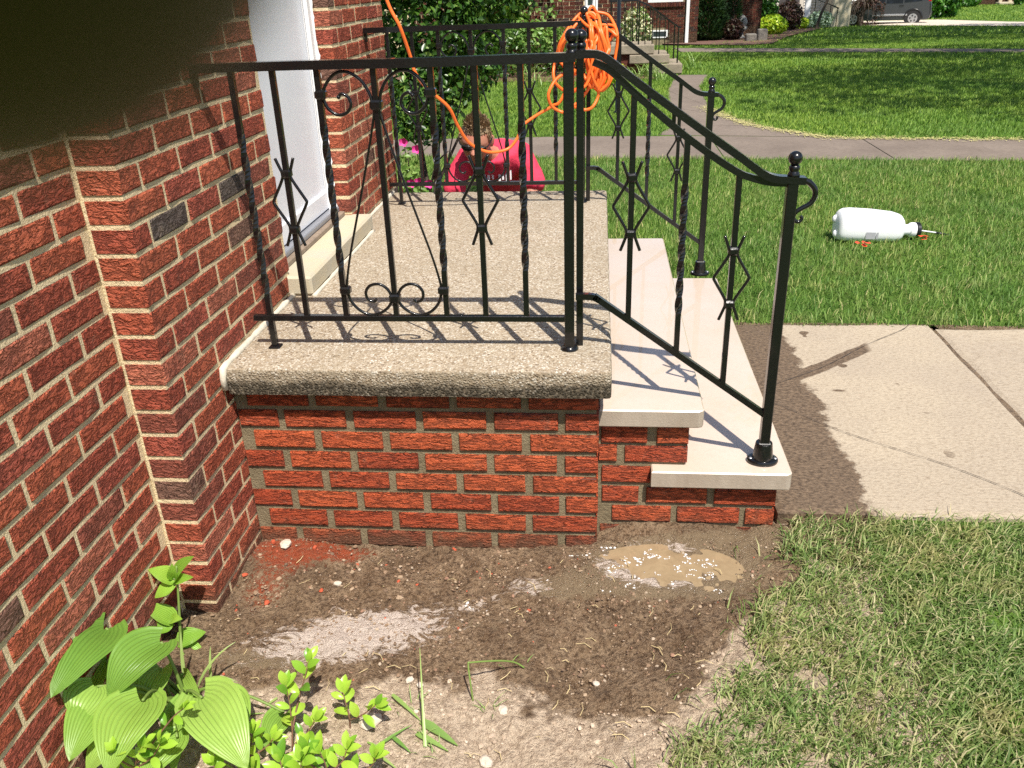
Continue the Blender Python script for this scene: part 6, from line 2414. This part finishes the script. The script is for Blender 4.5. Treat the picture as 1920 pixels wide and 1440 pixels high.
    for _ in range(34):
        a, L = rr.uniform(0, 6.28), rr.uniform(.35, .85)
        p = [(12.58, y, zb + .7), (12.58 + math.cos(a) * L * .5, y + math.sin(a) * L * .5, zb + .98 + rr.uniform(-.1, .12)), (12.58 + math.cos(a) * L, y + math.sin(a) * L, zb + .75 + rr.uniform(-.1, .2)), (12.58 + math.cos(a) * L * 1.15, y + math.sin(a) * L * 1.15, zb + rr.uniform(.15, .5))]
        br.tube(spline(p, 4), [.03 - .026 * i / 12 for i in range(13)], 5)
    br.build('trunk', 'bark', t)
    vv, tt = leaf_cloud([(12.45, y, zb + .85, .4, .4, .25), (13.05, y, zb + .8, .45, .45, .25), (12.7, y, zb + 1.05, .45, .4, .18), (13.25, y, zb + .5, .25, .3, .25), (12.9, y - .2, zb + .12, .5, .2, .1)], 900, .11, 'maroon leaf', 14)
    link('crown', np_mesh('crown', vv - np.array([12.55, y, zb])[None], tt, 'maroon leaf'), t)
    # bushes right of the car, and before the far brick house
    foliage('bush', 'loose green bushes directly behind the back of the parked car', 'shrub', [(17.2, 45.2, .1, .9, .7, .9), (18.3, 46.0, .2, .8, .7, 1.1), (17.9, 45.5, .9, 1.0, .8, .7)], 2600, .24, 'hedge leaf', (17.6, 45.4, -.7), [([(18.4, 46, -.75), (18.3, 46, .8)], .1, .05)], 15)
    foliage('bush', 'small round bush in front of the far low brick house', 'shrub', [(23.6, 57.5, -.35, .85, .6, .42)], 1100, .2, 'hedge leaf', (23.6, 57.5, -.7), None, 16)
    foliage('bush', 'narrow green bush at the right end of the far low brick house', 'shrub', [(26.9, 58.0, -.1, .35, .4, .7)], 700, .2, 'hedge leaf', (26.9, 58.0, -.7), None, 19)
    foliage('flower_bush', 'yellow flowering bush at the upper right corner', 'shrub', [(28.6, 57.0, .05, 1.1, .6, .5)], 1500, .2, 'yellow flower', (28.6, 57.0, -.7), None, 17)
    wl = thing('stone_wall', 'low stone wall below the yellow flowering bush', 'wall', (29, 56.5, -.7))
    for k in range(7):
        MB().box((27.4 + k * .45, 56.3 + rr.uniform(-.04, .04), -.72), (27.81 + k * .45, 56.7, -.32 + rr.uniform(-.04, .04)), .03).build('stone', 'grey stone', wl)


far_planting()


def car():
    zc_ = -.655
    yaw = math.atan2(-.26, .966)       # nose towards the left and slightly away
    O = Vector((13.62, 40.25, zc_))
    t = thing('parked_car', 'dark grey boxy hatchback parked on the far driveway, nose to the left', 'car', tuple(O))
    Rm = Matrix.Rotation(math.radians(-15), 4, 'Z') @ Matrix.Scale(.95, 4)

    def T(x, y, z):
        return O + (Rm @ Vector((x, y, z)))
    W = .86
    # side outline, nose at -x
    low = [(-2.02, .42), (-2.04, .62), (-1.98, .78), (-1.8, .9), (-1.15, 1.02)]
    roof = [(-.45, 1.52), (-.1, 1.6), (.7, 1.62), (1.45, 1.58), (1.78, 1.5)]
    rear = [(1.9, 1.05), (1.98, .85), (2.0, .5), (1.95, .3)]
    bot = [(1.75, .24), (-1.85, .24)]
    prof = low + roof + rear + bot
    # body: section rings across the width with tumblehome above the belt
    n = len(prof)

    def hw(z):
        return W * (1 - .0 if z < .95 else 1 - .2 * (z - .95) / .65)
    mb = MB()
    vs = [T(x, -hw(z), z) for x, z in prof] + [T(x * .995, -hw(z) + .04 if z < 1 else -hw(z) + .03, z + (.02 if z > 1 else 0)) for x, z in prof]
    vs = []
    for s in (-1, -.92, .92, 1):
        for x, z in prof:
            k = 1.0 if abs(s) < 1 else .985
            vs.append(T(x * k, hw(z) * s, .3 + (z - .3) * k if z > .3 else z))
    fs = []
    for r in range(3):
        for k in range(n):
            fs.append((r * n + k, r * n + (k + 1) % n, (r + 1) * n + (k + 1) % n, (r + 1) * n + k))
    fs.append(tuple(range(n)))
    fs.append(tuple(3 * n + k for k in range(n))[::-1])
    b = mb.add(vs, fs).build('body', 'car paint', t)
    fixnormals(b.data)
    for nm, pts in (('side_window', [(-1.05, .95), (-.42, 1.47), (.0, 1.52), (.0, .95)]), ('side_window', [(.06, .95), (.06, 1.52), (.75, 1.53), (.75, .95)]), ('side_window', [(.81, .97), (.81, 1.53), (1.35, 1.5), (1.55, 1.02)])):
        for s in (-1, 1):
            MB().add([T(x, s * (hw(z) * .985 + .012), z) for x, z in pts] + [T(x, s * (hw(z) * .985 - .02), z) for x, z in pts], [(0, 1, 2, 3), (7, 6, 5, 4), (0, 4, 5, 1), (1, 5, 6, 2), (2, 6, 7, 3), (3, 7, 4, 0)]).build(nm, 'car glass', t)
    MB().add([T(-1.16, -.66, 1.04), T(-1.16, .66, 1.04), T(-.47, .58, 1.515), T(-.47, -.58, 1.515)], [(0, 1, 2, 3)]).build('windscreen', 'car glass', t)
    for x in (-1.3, 1.25):
        for s in (-1, 1):
            tm = MB().tube([T(x, s * (W - .18), .31), T(x, s * (W + .015), .31)], .315, 24).build('wheel', 'tyre', t)
            MB().tube([T(x, s * (W + .0), .31), T(x, s * (W + .022), .31)], .19, 20).build('rim', 'alloy', tm)
            for k in range(5):
                a = k * 2 * math.pi / 5 + .5
                c = T(x + .115 * math.cos(a), s * (W + .022), .31 + .115 * math.sin(a))
                MB().ball(c, .035, 8, 6).build('rim_hole', 'tyre', tm)
            # wheel arch lip
            pts = [T(x + .38 * math.cos(a), s * (W + .004), .31 + .38 * math.sin(a)) for a in np.linspace(.0, math.pi, 13)]
            MB().tube(pts, .035, 6).build('wheel_arch', 'black plastic', t, smooth=True)
    for s in (-1, 1):
        MB().box((0, 0, 0), (.1, .05, .42), .015).build('tail_lamp', 'tail lamp', t).location = (Rm @ Vector((1.80, s * .74 - .025, .98))) + O - ORI[t.name] if False else (0, 0, 0)
        MB().box((-2.0, s * .62 - .14, .72), (-1.72, s * .62 + .14, .88), .03, mat=Matrix.Translation(O) @ Rm).build('head_lamp', 'head lamp', t)
    for o in [c for c in t.children if c.name.startswith('tail_lamp')]:
        bpy.data.objects.remove(o)
    for s in (-1, 1):
        MB().box((1.78, s * .73 - .11, .98), (1.93, s * .73 + .11, 1.42), .03, mat=Matrix.Translation(O) @ Rm).build('tail_lamp', 'tail lamp', t)
        MB().box((-.5, s * (W + .005) - .02, .42), (1.0, s * (W + .005) + .02, .5), .01, mat=Matrix.Translation(O) @ Rm).build('sill_trim', 'alloy', t)
        MB().box((-1.02, s * (W + .09) - .08, 1.03), (-.86, s * (W + .09) + .08, 1.17), .03, mat=Matrix.Translation(O) @ Rm).build('mirror', 'car paint', t)
        for x in (-.35, .62):
            MB().box((x, s * (W + .01) - .015, .84), (x + .2, s * (W + .01) + .015, .87), .006, mat=Matrix.Translation(O) @ Rm).build('door_handle', 'black plastic', t)
    MB().box((1.86, -.8, .36), (2.03, .8, .62), .04, mat=Matrix.Translation(O) @ Rm).build('bumper', 'car paint', t)
    MB().box((-2.08, -.75, .3), (-1.93, .75, .52), .04, mat=Matrix.Translation(O) @ Rm).build('bumper', 'black plastic', t)


car()

# ------------------------------------------------------------------ shade trees outside the picture to the right
def shade_tree(x, y, h, crown, n, size, seed, label):
    zb = float(g(y))
    rr = random.Random(seed)
    tr = [([(x, y, zb - .1), (x + .05, y, zb + h * .35), (x - .05, y + .05, zb + h * .6)], .2, .12)]
    for c in crown:
        tr.append(([(x, y, zb + h * .45), ((x + c[0]) / 2, (y + c[1]) / 2, (zb + h * .45 + c[2]) / 2 + .4), c[:3]], .08, .02))
    t = thing('shade_tree', label, 'tree', (x, y, zb))
    v, q = leaf_cloud(crown, n, size, 'tree leaf', seed, aspect=1.4, shell=.3)
    link('crown', np_mesh('crown', v - np.array([x, y, zb])[None], q, 'tree leaf'), t)
    mb = MB()
    for pts, ra, rb in tr:
        P = spline(pts, 4)
        mb.tube(P, [ra + (rb - ra) * i / (len(P) - 1) for i in range(len(P))], 8)
    mb.build('trunk', 'bark', t, smooth=True)


shade_tree(9.6, 7.4, 7.5, [(7.2, 7.0, 6.2, 1.9, 1.5, .8), (8.9, 8.6, 6.6, 1.9, 1.6, .9), (6.2, 9.3, 6.4, 1.7, 1.3, .8), (8.0, 5.4, 6.0, 1.5, 1.2, .7), (10.4, 6.6, 6.9, 1.8, 1.7, .9), (5.6, 6.1, 6.3, 1.3, 1.0, .6), (6.0, 8.0, 6.9, 1.5, 1.2, .7), (7.4, 9.9, 6.8, 1.8, 1.5, .8)], 6600, .17, 51, 'shade tree beside the walk, outside the picture to the right')
shade_tree(13.6, 12.0, 9.0, [(11.5, 12.5, 7.6, 2.4, 2.0, 1.0), (9.2, 14.0, 7.5, 2.2, 1.9, .9), (12.8, 14.8, 8.2, 2.4, 2.0, 1.1), (14.5, 11.0, 8.0, 2.2, 2.0, 1.0), (7.2, 15.6, 7.4, 1.8, 1.7, .9), (5.4, 14.2, 7.2, 1.5, 1.3, .7), (9.5, 10.6, 7.6, 1.9, 1.6, .9)], 9500, .2, 52, 'shade tree near the far strip of walk, outside the picture to the right')
shade_tree(18.5, 19.5, 10.0, [(15.0, 20.5, 8.4, 2.8, 2.6, 1.2), (12.5, 23.0, 8.6, 2.8, 2.8, 1.2), (17.0, 24.0, 9.0, 3.0, 3.0, 1.3), (10.2, 20.0, 8.2, 2.3, 2.1, 1.0), (15.0, 28.0, 9.0, 3.0, 2.8, 1.2), (19.5, 19.0, 9.2, 2.5, 2.5, 1.2), (7.6, 18.4, 8.2, 2.2, 2.0, 1.0), (11.4, 28.0, 9.2, 3.0, 2.8, 1.2), (13.2, 32.0, 9.4, 3.0, 2.6, 1.2), (18.5, 28.0, 9.6, 3.0, 2.8, 1.2), (8.8, 23.6, 8.8, 2.2, 2.2, 1.0)], 21000, .24, 53, 'tall shade tree beside the far lawn, outside the picture to the right')

# ------------------------------------------------------------------ the fingertip over the lens and the unseen phone added to shade it
def finger():
    c = CAM + fw * .0172 + RT * -.0125 + UP * .01235
    tip = c
    # the finger comes in over the upper left corner of the phone
    dirn = (RT * -.72 + UP * .52 - fw * .46).normalized()
    t = thing('fingertip', 'blurred dark fingertip over the upper left corner, very close to the lens', 'finger', tuple(tip))
    pts, rs = [], []
    R = .0081
    for i in range(9):
        a = math.pi / 2 * i / 8
        pts.append(tip - dirn * (R * math.cos(a)))
        rs.append(max(R * math.sin(a), .0002))
    L = [(.006, 1.0), (.014, .97), (.021, .99), (.0245, 1.03), (.03, 1.0), (.042, 1.05)]
    for s, k in L:
        pts.append(tip + dirn * s)
        rs.append(R * k)
    bend = (dirn - fw * 1.1 + RT * .1).normalized()
    e = pts[-1]
    for s, k in ((.008, 1.08), (.02, 1.1), (.034, 1.14), (.05, 1.12)):
        pts.append(e + bend * s)
        rs.append(R * k)
    MB().tube(pts, rs, 20, up=tuple(UP)).build('finger', 'finger skin', t, smooth=True)
    nd = (fw + dirn * .25).normalized()
    nd = (nd - dirn * nd.dot(dirn)).normalized()
    sd = dirn.cross(nd)
    vs, fs = [], []
    for i in range(9):
        for k in range(7):
            u, v = -.0045 + .0115 * i / 8, -1 + 2 * k / 6
            a = v * .85
            rr = R * 1.02 if u > 0 else math.sqrt(max(R * R - u * u, 1e-9)) * 1.02
            vs.append(tip + dirn * u + nd * rr * math.cos(a) + sd * rr * math.sin(a))
    for i in range(8):
        for k in range(6):
            fs.append((i * 7 + k, i * 7 + k + 1, (i + 1) * 7 + k + 1, (i + 1) * 7 + k))
    MB().add(vs, fs).build('nail', 'nail', t, smooth=True)
    # unseen phone behind the lens, sized to keep the sun off the fingertip
    ph = thing('phone', 'unseen phone added behind the lens to shade the fingertip', 'phone', tuple(CAM - fw * .006))
    Mx = Matrix(((RT.x, UP.x, -fw.x, CAM.x), (RT.y, UP.y, -fw.y, CAM.y), (RT.z, UP.z, -fw.z, CAM.z), (0, 0, 0, 1)))
    MB().box((-.024, -.012, .0025), (.114, .055, .010), .003, mat=Mx).build('phone_body', 'black plastic', ph)
    MB().tube([Mx @ Vector((0, 0, .0026)), Mx @ Vector((0, 0, .0012))], .005, 20).build('lens_ring', 'black plastic', ph)


finger()
print('bricks placed one by one:', NBR[0])
